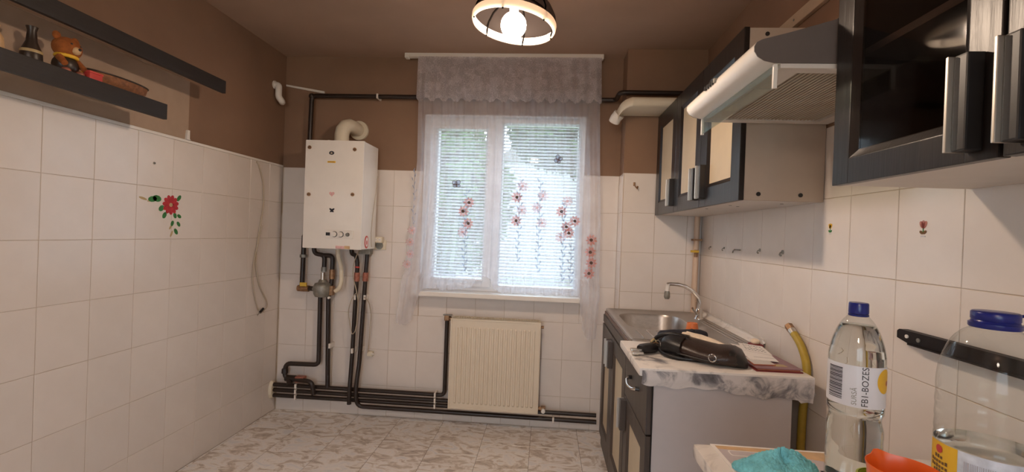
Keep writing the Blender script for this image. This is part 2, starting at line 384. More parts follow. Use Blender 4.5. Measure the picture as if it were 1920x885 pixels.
struct('wall_front', MB().box(XL - .2, VX0, Y0 - .2, Y0, -.1, CEIL + .1).box(VX1, XR + .2, Y0 - .2, Y0, -.1, CEIL + .1).box(VX0, VX1, Y0 - .2, Y0, -.1, VZ0).box(VX0, VX1, Y0 - .2, Y0, VZ1, CEIL + .1), pm('beige_wall', (.52, .44, .37), .8))
struct('ceiling', MB().box(XL - .2, XR + .2, Y0 - .2, D + .3, CEIL, CEIL + .15), M_CEIL)
fl = struct('floor', MB().box(XL - .2, XR + .2, Y0 - .2, D + .3, -.12, -.0015), pm('grey_grout', (.24, .20, .17), .9))
for x0, x1 in spans(XL, XR, -.053, .301):
    for y0, y1 in spans(Y0, D, .1044, .301):
        put_tile(fl, Matrix(((1, 0, 0, x0), (0, 1, 0, y0), (0, 0, 1, 0), (0, 0, 0, 1))), x1 - x0, y1 - y0, M_FLOOR, gap=.0022, gap2=.0008, t=.002, b=.0008, tilt=.0004)

# ------------------------------------------------------------------ ceiling lamp, added rear fill lamp
lx, ly, lz = LAMP
lamp = thing('ceiling_lamp', 'round pendant ceiling lamp with metal ribs and glowing bulb near curtain', 'lamp', (lx, ly, CEIL))
part('canopy', MB().lathe([(.055, CEIL), (.05, CEIL - .03), (.012, CEIL - .045)], (lx, ly, 0), 24, False, True), M_BRASS, lamp, 40)
part('rod', MB().cyl((lx, ly, CEIL - .02), (lx, ly, lz + .10), .006), M_BRASS, lamp)
R7 = Matrix.Rotation(math.radians(7), 3, 'Y')
prof = [(.1515, .004), (.156, .022), (.150, .050), (.130, .082), (.092, .108), (.045, .122), (.014, .125)]
sh = part('lamp_shade', MB().lathe(prof, (lx, ly, lz - .006), 48, False, False, R7), M_SHADE, lamp, 60)
part('shade_rim', MB().lathe([(.147, -.002), (.1525, -.003), (.157, .006), (.1578, .020), (.1545, .0275), (.1515, .027), (.154, .019), (.1515, .008), (.147, -.002)], (lx, ly, lz - .006), 48, False, False, R7), M_OPAL, lamp, 50)
for k in range(6):
    a = 2 * PI * k / 6 + .35
    part('rib', MB().tube([V((lx, ly, lz - .006)) + R7 @ V((r * math.cos(a), r * math.sin(a), z)) for r, z in [(.150, -.006), (.1475, .008), (.150, .022), (.1475, .046), (.1275, .079), (.089, .1045), (.04, .119)]], .0034, 6), pm('matt_black_iron', (.0012, .0009, .0008), .9, spec=.02), lamp, 40)
part('socket', MB().cyl((lx, ly, lz + .105), (lx, ly, lz + .035), .017), M_WHITEP, lamp, 40)
part('bulb', MB().ball((lx, ly, lz), .047, 24, 14), M_BULB, lamp, 80)

rl = thing('rear_fill_lamp', 'white globe lamp added behind the viewer as fill light', 'lamp', (REAR_FILL[0], REAR_FILL[1], CEIL))  # unseen lamp, added to brighten the room from behind the camera
part('globe', MB().ball(REAR_FILL, .12, 24, 14), emit('rear_fill_glow', (1, .82, .68), REAR_FILL_STRENGTH), rl, 80)
part('stem', MB().cyl((REAR_FILL[0], REAR_FILL[1], CEIL), (REAR_FILL[0], REAR_FILL[1], REAR_FILL[2] + .118), .01), M_BRASS, rl)
part('canopy', MB().cyl((REAR_FILL[0], REAR_FILL[1], CEIL), (REAR_FILL[0], REAR_FILL[1], CEIL - .025), .05, 20), M_BRASS, rl, 40)

# ------------------------------------------------------------------ window, blinds, curtain
YF = D + .06
def frame_rect(mb, x0, x1, z0, z1, w, y0, y1, b=.004):
    mb.box(x0, x0 + w, y0, y1, z0, z1, b); mb.box(x1 - w, x1, y0, y1, z0, z1, b)
    mb.box(x0 + w, x1 - w, y0, y1, z0, z0 + w, b); mb.box(x0 + w, x1 - w, y0, y1, z1 - w, z1, b); return mb
win = struct('window_1', frame_rect(MB(), WX0, WX1, WZ0, WZ1, .045, YF, YF + .07).box(-.378, -.318, YF - .002, YF + .07, WZ0 + .045, WZ1 - .045, .004), M_PVCW)
part('sash', frame_rect(MB(), WX0 + .03, -.378, WZ0 + .03, WZ1 - .03, .06, YF - .018, YF + .045), M_PVCW, win)
part('glass_pane', MB().box(-.775, -.435, YF + .03, YF + .034, .98, 2.018), M_GLASS, win)
part('glass_pane', MB().box(-.32, .197, YF + .04, YF + .044, .935, 2.062), M_GLASS, win)
part('handle', MB().box(-.405, -.385, YF - .03, YF - .018, 1.42, 1.49, .003).box(-.402, -.388, YF - .045, YF - .03, 1.34, 1.46, .004), M_PVCW, win)
struct('trim_2', MB().box(WX0 - .001, WX0 + .006, D + .002, YF, WZ0, WZ1).box(WX1 - .006, WX1 + .001, D + .002, YF, WZ0, WZ1).box(WX0, WX1, D + .002, YF, WZ1 - .006, WZ1 + .001), M_PVCW)
struct('trim_3', MB().box(-.893, .245, 3.014, YF, .864, .894, .006), M_WHITEP)
fill_door = struct('fill_door_1', frame_rect(MB(), VX0, VX1, VZ0, VZ1, .09, Y0 - .12, Y0 - .05).box(VX0 + .09, VX1 - .09, Y0 - .11, Y0 - .06, VZ0 + .09, .55), M_PVCW)  # unseen glazed door, added to let fill daylight in from behind
part('glass_pane', MB().box(VX0 + .05, VX1 - .05, Y0 - .088, Y0 - .084, VZ0 + .05, VZ1 - .05), M_GLASS, fill_door)
def make_blind(x0, x1, z0, z1, y, label):
    t = thing('venetian_blind', label, 'blind', (x0, y, z1), 'white slatted blinds in the window')
    part('head_rail', MB().box(x0, x1, y - .012, y + .012, z1 - .024, z1, .003), M_PVCW, t)
    w = x1 - x0; me = None; n = int((z1 - .03 - z0) / .0222); a = math.radians(35)
    for k in range(n):
        z = z1 - .034 - k * .0222
        if me is None:
            mb = MB(); prof = [(-.0125, 0), (-.006, .0014), (.0, .0019), (.006, .0014), (.0125, 0)]
            prof = [(p * math.cos(a) - q * math.sin(a), p * math.sin(a) + q * math.cos(a)) for p, q in prof]
            pro2 = prof + [(p, q - .0006) for p, q in prof[::-1]]
            mb.loft([[(x0 + .004, y + p, z + q) for p, q in pro2], [(x1 - .004, y + p, z + q) for p, q in pro2]])
            o = part('slat', mb, M_BLIND, t); me = o.data; zb = z
        else:
            o = bpy.data.objects.new('slat', me); COL.objects.link(o); o.parent = t; o.location = (0, 0, z - zb)
    part('bottom_rail', MB().box(x0 + .002, x1 - .002, y - .009, y + .009, z - .036, z - .022, .003), M_PVCW, t)
    for f in (.2, .8): part('ladder_cord', MB().box(x0 + w * f - .001, x0 + w * f + .001, y - .0135, y - .0125, z - .03, z1 - .02), M_PVCW, t)
    part('pull_cord', MB().cyl((x0 + .04, y - .016, z1 - .02), (x0 + .045, y - .018, z1 - .55), .0012, 6), M_PVCW, t)
make_blind(-.788, -.424, .975, 2.035, YF - .036, 'narrower white slatted blind on the left window sash behind curtain')
make_blind(-.330, .215, .925, 2.085, YF - .020, 'wider white slatted blind on the right window pane behind curtain')

def lerp_tab(t, x):
    for (a, b), (c, d) in zip(t, t[1:]):
        if x <= c: return b + (d - b) * (x - a) / (c - a) if x >= a else b
    return t[-1][1]
XLT = [(.60, -.975), (.70, -.985), (.9, -.965), (1.06, -.945), (1.41, -.91), (1.77, -.886), (2.19, -.893), (2.5, -.889)]
XRT = [(.6, .33), (.63, .342), (.9, .360), (1.455, .350), (1.8, .333), (2.5, .308)]
HEM = [(0, .675), (.02, .662), (.055, .668), (.085, .70), (.105, .90), (.16, .912), (.22, .902), (.30, .915), (.36, .93), (.385, .99), (.42, 1.01), (.455, .985), (.475, .93), (.5, .903), (.6, .905), (.7, .902), (.8, .903), (.9, .902), (.915, .80), (.93, .70), (.96, .625), (1, .64)]
ROD_Y = 3.045
def cur_x(u, z): a, b = lerp_tab(XLT, z), lerp_tab(XRT, z); return a + (b - a) * u
def cur_y(u, z, off=0):
    k = min(1, (2.47 - z) / .25); ph = 17 * 2 * PI * u
    amp = .0095 + .003 * math.sin(u * 31) if z < 2.2 else .008
    tail = -.032 if (u < .105 or u > .905) and z < 1.0 else 0
    return ROD_Y - .01 + tail + off + amp * k * math.sin(ph + 1.2 * math.sin(u * 9) + .25 * math.sin(z * 3)) + .003 * math.sin(ph * 2.3 + z)
cur = thing('lace_curtain', 'sheer white curtain with embroidered flowers hanging over the window', 'curtain', (-.3, ROD_Y, CEIL))
def cfn(u, v):
    hz = lerp_tab(HEM, u) + .006 * abs(math.sin(u * 60)); z = 2.466 + (hz - 2.466) * v
    return (cur_x(u, z), cur_y(u, z), z)
body = part('curtain_panel', MB().grid(cfn, 300, 90), M_SHEER, cur, 180)
def vfn(u, v):
    hz = 2.196 - .022 * abs(math.sin(u * 15.5 * PI + .4)) - .008 * abs(math.sin(u * 46 * PI)); z = 2.466 + (hz - 2.466) * v
    x = cur_x(u, z) - .008 * (1 - u) + .008 * u; return (x, ROD_Y - .030 + .011 * min(1, (2.47 - z) / .12) * math.sin(13 * 2 * PI * u + 2 * math.sin(u * 7)), z)
part('valance', MB().grid(vfn, 320, 24), M_LACE, cur, 180, 'lace valance with scalloped hem')
def u_at(x, z): a, b = lerp_tab(XLT, z), lerp_tab(XRT, z); return (x - a) / (b - a)
def on_curtain(mb, poly):
    c = (sum(p[0] for p in poly) / len(poly), sum(p[1] for p in poly) / len(poly))
    vs = [(p[0], cur_y(u_at(*p), p[1]) - .0022, p[1]) for p in [c] + list(poly)]; n = len(poly)
    mb.add(vs, [(0, 1 + i, 1 + (i + 1) % n) for i in range(n)])
def blossom(x, z, r, mat):
    mb = MB()
    for k in range(9):
        a = 2 * PI * k / 9 + x * 30; px, pz = x + .66 * r * math.cos(a), z + .66 * r * math.sin(a)
        on_curtain(mb, [(px + .36 * r * math.cos(t) * math.cos(a) - .22 * r * math.sin(t) * math.sin(a), pz + .36 * r * math.cos(t) * math.sin(a) + .22 * r * math.sin(t) * math.cos(a)) for t in [2 * PI * j / 8 for j in range(8)]])
    part('flower_motif', mb, mat, cur)
    c = MB(); on_curtain(c, circle(x, z, .30 * r, 10)); part('flower_centre', c, M_BUTTER if mat is M_BLOSSOM else M_BLOSSOM, cur)
def leaf_col(x, z0, z1, w):
    mb = MB(); n = int((z1 - z0) / .026); random.seed(int(x * 1000) + 5)
    for k in range(n):
        z = z0 + k * .026; s = -1 if k % 2 else 1; c = x + .005 * math.sin(k)
        on_curtain(mb, [(c, z), (c + s * w * .5, z + .008), (c + s * w, z + .022), (c + s * w * .8, z + .030), (c + s * w * .3, z + .018)])
    on_curtain(mb, [(x - .0015, z0), (x + .0015, z0), (x + .0015, z1), (x - .0015, z1)])
    part('leaf_motif', mb, M_LEAFG, cur)
for x, zs, lz0, lz1 in [(-.541, [(1.50, 1), (1.44, 1), (1.36, 1), (1.30, 0)], 1.04, 1.60), (-.185, [(1.62, 0), (1.545, 1), (1.46, 0), (1.39, 1)], 1.12, 1.68), (-.050, [(1.56, 0), (1.48, 0), (1.38, 0)], 1.05, 1.70),
                        (.112, [(1.53, 0), (1.46, 1), (1.36, 1), (1.29, 0)], 1.0, 1.52), (.165, [(1.40, 1), (1.32, 1)], .99, 1.26)]:
    for i, (z, k) in enumerate(zs): blossom(x + .018 * (-1) ** i, z, .036, M_BLOSSOM if k else M_BLOSSOMP)
    leaf_col(x, lz0, lz1, .020)
for x, z in [(-.905, 1.30), (-.915, 1.22), (-.91, 1.14), (-.93, 1.07)]: blossom(x, z, .030, M_BLOSSOMP)
for x, z in [(.295, 1.28), (.292, 1.20), (.30, 1.13), (.288, 1.06)]: blossom(x, z, .036, M_BLOSSOM)
leaf_col(-.898, 1.5, 1.72, .012); leaf_col(-.90, 1.34, 1.48, .014)
for x, z, a in [(-.612, 1.618, .2), (.062, 1.80, 1.1)]:
    mb = MB()
    for s_, l, w in [(.75, .034, .014), (2.35, .030, .013), (-.7, .026, .011), (3.75, .024, .010)]:
        t = s_ + a; ol = [(x + l * (.5 + .5 * math.cos(q)) * math.cos(t) - w * math.sin(q) * math.sin(t), z + l * (.5 + .5 * math.cos(q)) * math.sin(t) + w * math.sin(q) * math.cos(t)) for q in [2 * PI * j / 14 for j in range(15)]]
        mb.tube([(p, cur_y(u_at(p, q), q) - .0030, q) for p, q in ol], .0016, 5, True)
        fm = MB(); on_curtain(fm, [(x + (p - x) * .96, z + (q - z) * .96) for p, q in ol[:-1]]); part('wing_fill', fm, M_LEAFG, cur)
    on_curtain(mb, [(x + .0035 * math.cos(q) * math.cos(a) - .024 * math.sin(q) * math.sin(a) * 0, z + .022 * math.sin(q)) for q in [2 * PI * j / 8 for j in range(8)]])
    part('butterfly_motif', mb, M_BUTTER, cur)
rod = thing('curtain_track', 'white curtain track fixed to the ceiling above window', 'curtain rod', (-.3, ROD_Y, CEIL))
part('track', MB().box(-.97, .318, ROD_Y - .018, ROD_Y + .018, CEIL - .028, CEIL - .0005, .004), M_WHITEP, rod)
part('end_cap', MB().box(-.995, -.968, ROD_Y - .021, ROD_Y + .021, CEIL - .034, CEIL - .001, .006), M_WHITEP, rod)
part('end_cap', MB().box(.316, .332, ROD_Y - .021, ROD_Y + .021, CEIL - .034, CEIL - .001, .006), M_WHITEP, rod)

# outside: ground, a pale house and two trees
struct('ground', MB().box(-14, 14, -18, 30, -.8, -.6), M_GRASS)
hs = thing('outside_house', 'pale house front seen through the blinds beyond the trees', 'building', (1.5, 21, -.6))
part('wall', MB().box(-2.2, 6, 21, 24, -.6, 4.6), M_FACADE, hs)
for x in (2.2, 4.2): part('house_window', MB().box(x, x + 1.1, 20.96, 21.02, 1.2, 2.6), M_CAVITY, hs)
part('roof', MB().prism([(-2.5, 4.6), (6.3, 4.6), (5.0, 5.8), (-1.0, 5.8)], 3.4, 'y', 20.8), M_CASTGREY, hs)
def tree(x, y, zc, rx, rz, n, label, seed):
    random.seed(seed); t = thing('garden_tree', label, 'tree', (x, y, -.6), 'trees outside the window')
    part('trunk', MB().tube([(x, y, -.6), (x + .05, y, zc * .5), (x, y, zc)], [.13, .10, .05], 10), M_BARK, t, 60)
    mb = MB()
    for i in range(n):
        while True:
            p = V((random.uniform(-1, 1), random.uniform(-1, 1), random.uniform(-1, 1)))
            if .25 < p.length < 1: break
        c = V((x + p.x * rx, y + p.y * rx, zc + p.z * rz)); a = V((random.gauss(0, 1), random.gauss(0, 1), random.gauss(0, 1))).normalized(); b = a.orthogonal().normalized(); s = random.uniform(.14, .27)
        mb.add([c - a * s, c + b * s * .45, c + a * s, c - b * s * .45], [(0, 1, 2, 3)])
    o = part('foliage', mb, M_LEAVES, t); o['kind'] = 'stuff'
tree(-3.5, 12.0, 2.2, 2.6, 2.35, 5600, 'leafy green tree outside behind the left window sash', 3)
tree(1.45, 17.0, 5.0, 3.0, 1.5, 5200, 'leafy green tree outside behind the right window pane', 4)

# ------------------------------------------------------------------ boiler and its pipes
bx0, bx1, byf, byb, bz0, bz1 = -1.545, -1.163, 2.81, 3.06, 1.166, 1.85
bo = thing('gas_boiler', 'white wall-hung gas boiler between left corner and window', 'boiler', (bx0, byb, bz0))
part('casing', MB().box(bx0 + .002, bx1 - .002, byf + .012, byb, bz0, bz1, .004), M_WHITE, bo)
part('front_panel', MB().box(bx0, bx1, byf, byf + .024, bz0 - .002, bz1 + .002, .007), M_WHITE, bo, 50)
part('mounting_bracket', MB().box(bx0 + .05, bx1 - .05, byb - .002, D - .001, 1.70, 1.76).box(bx0 + .05, bx1 - .05, byb - .002, D - .001, 1.30, 1.34), M_CASTGREY, bo)
for x, z in [(-1.517, 1.803), (-1.222, 1.796), (-1.512, 1.505), (-1.226, 1.512)]:
    s_ = part('screw', MB().cyl((x, byf + .002, z), (x, byf - .006, z), .0115, 14), M_BRASS, bo, 40); part('slot', MB().box(x - .009, x + .009, byf - .0068, byf - .0055, z - .0016, z + .0016), M_BLACKP, s_)
o = part('badge', on_wall(MB(), circle(-1.372, 1.771, .0165, 18, 0, 1, .72), 'B', byf, .002), M_NAVY, bo)
part('badge_star', on_wall(MB(), [(-1.372 + (.010 if k % 2 == 0 else .004) * math.sin(k * PI / 5), 1.770 + (.008 if k % 2 == 0 else .003) * math.cos(k * PI / 5)) for k in range(10)], 'B', byf - .002, .0008), M_CREAM, o)
o = part('name_plate', on_wall(MB(), [(-1.397, 1.709), (-1.345, 1.708), (-1.345, 1.720), (-1.397, 1.719)], 'B', byf, .0015), M_YPRINT, bo)
mb = MB()
for k in range(6): on_wall(mb, [(-1.391 + k * .007, 1.7115), (-1.387 + k * .007, 1.7115), (-1.387 + k * .007, 1.7165), (-1.391 + k * .007, 1.7165)], 'B', byf - .0015, .0006)
part('plate_lettering', mb, M_BROWNP, o)
def butterfly(wall, cx, cz, s, p, mat, parent, name='butterfly_sticker'):
    mb = MB()
    for k, (a, l, w) in enumerate([(.7, 1, .55), (2.44, 1, .55), (-.7, .75, .45), (3.84, .75, .45)]):
        on_wall(mb, [(cx + s * (l * (.5 + .5 * math.cos(q)) * math.cos(a) - w * .5 * math.sin(q) * math.sin(a)), cz + s * (l * (.5 + .5 * math.cos(q)) * math.sin(a) + w * .5 * math.sin(q) * math.cos(a))) for q in [2 * PI * j / 10 for j in range(10)]], wall, p, .0008)
    on_wall(mb, circle(cx, cz, s * .6, 8, 0, .16, 1), wall, p, .0012); return part(name, mb, mat, parent)
butterfly('B', -1.358, 1.407, .021, byf, M_NAVY, bo)
hp = [(-1.362 + .0011 * 16 * math.sin(t) ** 3, 1.512 + .0011 * (13 * math.cos(t) - 5 * math.cos(2 * t) - 2 * math.cos(3 * t) - math.cos(4 * t))) for t in [2 * PI * k / 24 for k in range(24)]]
part('heart_sticker', on_wall(MB(), hp, 'B', byf, .001), M_BLOSSOM2, bo)
cp = part('control_panel', MB().box(-1.398, -1.213, byf - .006, byf + .002, 1.232, 1.284, .003), M_WHITEP, bo)
part('display', MB().box(-1.389, -1.362, byf - .0075, byf - .005, 1.248, 1.268), M_BLACKP, cp)
for x, r, m in [(-1.333, .0185, M_GREYP), (-1.291, .0185, M_GREYP), (-1.247, .012, M_CASTGREY)]:
    part('knob_ring', MB().cyl((x, byf - .005, 1.258), (x, byf - .008, 1.258), r, 20), M_INK, cp)
    part('knob', MB().cyl((x, byf - .007, 1.258), (x, byf - .018, 1.258), r * .82, 20).box(x - .002, x + .002, byf - .021, byf - .017, 1.258 - r * .7, 1.258 + r * .7), M_WHITEP if r > .015 else M_CASTGREY, cp)
part('paper_label', on_wall(MB(), [(-1.325, 1.168), (-1.270, 1.167), (-1.270, 1.184), (-1.325, 1.186)], 'B', byf - .002, .0008), M_BLOSSOM2, bo)
part('tape_label', on_wall(MB(), [(-1.268, 1.168), (-1.232, 1.167), (-1.232, 1.186), (-1.268, 1.187)], 'B', byf - .002, .0008), M_TAN, bo)
o = part('warning_sticker', MB().loft([[(bx1 + t, 2.905 + .030 * math.cos(a), 1.213 + .041 * math.sin(a)) for a in [2 * PI * k / 20 for k in range(20)]] for t in (-.003, .0008)]), M_RED, bo)
part('sticker_centre', MB().loft([[(bx1 + t, 2.905 + .020 * math.cos(a), 1.213 + .031 * math.sin(a)) for a in [2 * PI * k / 20 for k in range(20)]] for t in (0, .0014)]), M_WHITEP, o)
part('sticker_flame', MB().loft([[(bx1 + t, 2.905 + .009 * math.cos(a), 1.210 + .016 * math.sin(a)) for a in [2 * PI * k / 8 for k in range(8)]] for t in (.001, .0018)]), M_RED, o)
part('service_cable', MB().tube([(bx1 + .003, 3.05, 1.66), (bx1 + .004, 3.03, 1.55), (bx1 + .004, 2.985, 1.40), (bx1 + .004, 2.965, 1.27), (bx1 + .004, 2.98, 1.18)], .0022, 6), M_CABLE, bo, 60)
fp = thing('flue_pipe', 'beige bent flue pipe on top of the white boiler', 'pipe', (-1.375, 2.95, 1.852))
part('pipe', MB().tube([(-1.375, 2.95, 1.852), (-1.375, 2.95, 1.915), (-1.372, 2.957, 1.948), (-1.360, 2.972, 1.976), (-1.345, 3.0, 1.988), (-1.335, 3.05, 1.985), (-1.330, D, 1.980)], .046, 24), M_CREAMP, fp, 60)
part('collar', MB().cyl((-1.375, 2.95, 1.851), (-1.375, 2.95, 1.866), .058, 24), M_CREAMP, fp, 40)
part('wall_flange', MB().cyl((-1.325, D - .018, 1.980), (-1.325, D, 1.980), .066, 28), M_CREAMP, fp, 40)
part('test_cap', MB().cyl((-1.445, 2.92, 1.851), (-1.445, 2.92, 1.872), .010, 10), M_WHITEP, fp)

PY = D - .05
def pipe(name, label, pts, r, parts=(), fillet=.035, cat='pipe', mat=None, group=None):
    t = thing(name, label, cat, pts[-1], group); part('pipe', MB().tube(pts, r, 12, True, fillet), mat or M_PIPE, t, 50); return t
def clip(t, x, y, z, vert=True):
    part('wall_clip', MB().box(x - .006, x + .006, y - .02, D - .0005, z - .016, z + .016, .002), M_WHITEP, t)
g = pipe('gas_pipe', 'dark brown gas pipe rising from boiler and running under the ceiling', [(-1.664, D - .055, 1.24), (-1.652, PY, 2.206), (.425, PY, 2.206), (.425, DP - .045, 2.206), (XR - .03, DP - .045, 2.206)], .0155)
clip(g, -1.182, PY, 2.206)
part('end_elbow', MB().ball((-1.652, PY, 2.202), .021, 12, 8), M_PIPE, g, 60)
g = pipe('gas_riser', 'dark brown gas pipe below boiler with yellow-handled tap', [(-1.672, PY, 1.235), (-1.676, PY, .878), (-1.60, PY - .01, .873), (-1.545, PY - .02, .873)], .0165, fillet=.02)
part('union_nut', MB().cyl((-1.672, PY, 1.085), (-1.672, PY, 1.105), .026, 8), M_CASTGREY, g)
part('pipe_neck', MB().cyl((-1.672, PY, 1.23), (-1.664, PY - .004, 1.243), .0165, 10), M_PIPE, g)
v_ = part('tap_body', MB().cyl((-1.70, PY - .005, .872), (-1.62, PY - .01, .872), .022, 10), M_BRASS, g, 40)
part('tap_handle', MB().box(-1.675, -1.628, PY - .035, PY - .02, .888, .915, .005), M_YELLOW, v_, label='yellow tap handle')
g = thing('water_filter_unit', 'grey cast water filter body on the pipes below boiler', 'filter', (-1.50, PY - .02, .86))
part('filter_body', MB().lathe([(.02, .82), (.048, .825), (.058, .845), (.060, .895), (.05, .915), (.03, .922), (.022, .94)], (-1.516, PY - .025, 0), 24, True, True), M_CASTGREY, g, 45)
part('outlet_boss', MB().cyl((-1.516, PY - .02, .87), (-1.585, PY - .02, .873), .017, 12), M_CASTGREY, g, 40)
part('filter_neck', MB().cyl((-1.516, PY - .025, .93), (-1.516, PY - .025, .99), .014, 12), M_ALU, g, 40)
part('side_fitting', MB().box(-1.466, -1.438, PY - .04, PY, .835, .90, .006), M_BRASS, g)
part('drain_screw', MB().cyl((-1.455, PY - .04, .822), (-1.455, PY - .06, .822), .008, 8), M_WHITEP, g)
g = pipe('cold_water_pipe', 'dark water pipe from boiler down to filter and low left bend', [(-1.60, PY, 1.172), (-1.595, PY, 1.115), (-1.52, PY, 1.105), (-1.522, PY, .994)], .0155, fillet=.03)
part('lower_pipe', MB().tube([(-1.542, PY, .83), (-1.537, PY, .347), (-1.772, PY, .343), (-1.780, PY, .246), (-1.700, PY - .012, .240), (-1.565, PY - .032, .237), (-1.548, PY - .032, .150)], .0155, 12, True, .035), M_PIPE, g, 50)
part('brass_joint', MB().cyl((-1.522, PY, .993), (-1.522, PY, 1.025), .020, 8), M_CASTGREY, g)
part('union_nut', MB().cyl((-1.778, PY, .275), (-1.777, PY, .305), .022, 8), M_PIPE, g)
part('strainer', MB().tube([(-1.745, PY, .242), (-1.722, PY - .03, .205)], .02, 10).cyl((-1.77, PY, .242), (-1.70, PY, .241), .022, 10), M_PIPE, g, 40)
part('red_joint', MB().box(-1.692, -1.630, PY - .025, PY + .02, .222, .262, .006), M_COPPER, g, label='red painted joint')
g = pipe('hot_water_pipe', 'dark pipe left of paired heating pipes below boiler, dropping to the floor run', [(-1.535, PY, 1.105), (-1.462, PY, 1.105), (-1.464, PY, .95), (-1.466, PY, .90), (-1.484, PY, .83), (-1.467, PY, .193)], .0155, fillet=.03)
part('brass_joint', MB().cyl((-1.463, PY, .945), (-1.463, PY, 1.01), .0205, 10), M_BRASS, g, 40); clip(g, -1.457, PY, .485)
g = pipe('heating_supply_pipe', 'left dark pipe of the pair from boiler right side to floor run', [(-1.325, PY - .02, 1.172), (-1.318, PY - .02, 1.122), (-1.286, PY - .03, 1.118), (-1.272, PY - .03, 1.06), (-1.296, PY - .012, .40), (-1.298, PY - .03, .20), (-1.298, PY - .03, .10)], .0145, fillet=.03)
part('red_band', MB().cyl((-1.274, PY - .029, 1.032), (-1.2735, PY - .029, 1.042), .0165, 12), M_RED, g); part('copper_joint', MB().cyl((-1.276, PY - .027, .94), (-1.274, PY - .028, 1.0), .0195, 10), M_COPPER, g, 40)
clip(g, -1.28, PY - .02, .83); clip(g, -1.288, PY - .02, .465)
g = pipe('heating_return_pipe', 'right dark pipe of the pair from boiler right side to floor run', [(-1.216, PY, 1.172), (-1.222, PY, 1.06), (-1.244, PY - .01, .38), (-1.252, PY - .03, .24), (-1.254, PY - .03, .16), (-1.240, PY - .02, .086), (.372, PY - .02, .086)], .0145, fillet=.045)
part('copper_joint', MB().cyl((-1.227, PY, .94), (-1.225, PY, 1.0), .0195, 10), M_COPPER, g, 40); part('valve_cover', MB().box(-1.27, -1.19, PY - .03, PY + .03, 1.125, 1.165, .006), M_CASTGREY, g)
clip(g, -1.222, PY, .83); clip(g, -1.24, PY, .465); clip(g, .09, PY - .02, .086)
for nm, lb, pts in [('radiator_feed_pipe', 'topmost horizontal dark pipe of floor run, rising beside the radiator', [(XL + .002, PY, .192), (-.648, PY, .192), (-.648, PY, .712), (-.618, PY, .715)]),
                    ('water_main_pipe', 'second horizontal dark pipe from the left corner in floor run', [(XL + .002, PY, .155), (-.60, PY, .155)]),
                    ('heating_main_pipe', 'third horizontal dark pipe from the left corner passing behind radiator', [(XL + .002, PY, .117), (.372, PY, .122)])]:
    g = pipe(nm, lb, pts, .0135)
    clip(g, -1.69, PY, pts[0][2]); clip(g, -.71, PY, pts[0][2])
    if nm == 'radiator_feed_pipe':
        part('valve', MB().box(-.665, -.632, PY - .02, PY + .02, .70, .735, .006), M_BRASS, g); part('valve_top', MB().box(-.675, -.615, PY - .012, PY + .012, .733, .741, .002), M_CASTGREY, g)
g = thing('condensate_hose', 'short cream drain hose hanging under the boiler', 'hose', (-1.38, PY - .06, .87))
part('hose', MB().tube([(-1.405, PY - .06, 1.172), (-1.395, PY - .06, 1.10), (-1.372, PY - .06, 1.04), (-1.368, PY - .06, .93), (-1.385, PY - .06, .885), (-1.410, PY - .06, .868)], .0145, 12, True, .03), M_CREAMP, g, 50)
g = thing('thin_boiler_cable', 'thin beige cable looping between the paired heating pipes', 'cable', (-1.26, PY - .05, .7))
part('cable', MB().tube([(-1.25, PY - .055, 1.168), (-1.29, PY - .06, 1.06), (-1.29, PY - .06, .97), (-1.26, PY - .06, .88), (-1.245, PY - .06, .80), (-1.25, PY - .06, .66), (-1.262, PY - .06, .60), (-1.285, PY - .055, .58), (-1.30, PY - .05, .64), (-1.325, PY - .04, .74), (-1.30, PY - .04, .82), (-1.27, PY - .05, .86)], .0032, 6, True, .04), M_CABLE, g, 60)
g = thing('plug_cable', 'beige cable hanging right of the heating pipes down to a low plug', 'cable', (-1.20, D - .02, .45))
part('cable', MB().tube([(-1.222, PY - .022, .835), (-1.19, PY - .01, .80), (-1.176, PY, .72), (-1.186, PY + .01, .58), (-1.198, D - .03, .47), (-1.20, D - .028, .445)], .0036, 6, True, .03), M_CABLE, g, 60)
g = thing('low_wall_socket', 'small cream junction socket low on the tiles right of pipes', 'socket', (-1.19, D, .432))
part('socket_body', MB().box(-1.206, -1.165, D - .03, D, .418, .452, .008), M_CREAMP, g, 50); part('socket_tab', MB().cyl((-1.172, D - .03, .437), (-1.150, D - .035, .437), .006, 8), M_WHITEP, g)
g = thing('wall_socket', 'cream wall socket beside lower right edge of the boiler', 'socket', (-1.165, D, 1.2))
part('plate', MB().box(-1.188, -1.105, D - .012, D, 1.158, 1.226, .004), M_CREAMP, g, 50)
part('insert', MB().cyl((-1.150, D - .012, 1.186), (-1.150, D - .016, 1.186), .026, 20), M_CASTGREY, g, 40)
g = thing('socket_adapter', 'cream double plug adapter pushed into the wall socket', 'adapter', (-1.15, D - .012, 1.23))
part('adapter_body', MB().box(-1.198, -1.118, D - .055, D - .0125, 1.206, 1.248, .008), M_CREAMP, g, 50)
for x in (-1.162, -1.134):
    o = part('outlet', MB().cyl((x, D - .054, 1.227), (x, D - .0565, 1.227), .012, 16), M_WHITEP, g); part('pin_hole', MB().box(x - .006, x - .003, D - .0575, D - .056, 1.225, 1.229).box(x + .003, x + .006, D - .0575, D - .056, 1.225, 1.229), M_BLACKP, o)
part('plug', MB().cyl((-1.196, D - .035, 1.225), (-1.225, D - .04, 1.222), .013, 10).tube([(-1.225, D - .04, 1.222), (-1.24, D - .045, 1.215), (-1.25, D - .05, 1.19)], .004, 6), M_WHITEP, g, 40)
g = thing('pipe_sleeve', 'cracked cream plaster around pipes at the left corner', 'sleeve', (XL, PY, .15))
part('plaster_ring', MB().loft([[(XL + .0005, PY + a * .035, .155 + b * .065) for a, b in circle(0, 0, 1, 14)], [(XL + .02, PY + a * .028, .155 + b * .058) for a, b in circle(0, 0, 1, 14)]]), M_CREAMP, g)

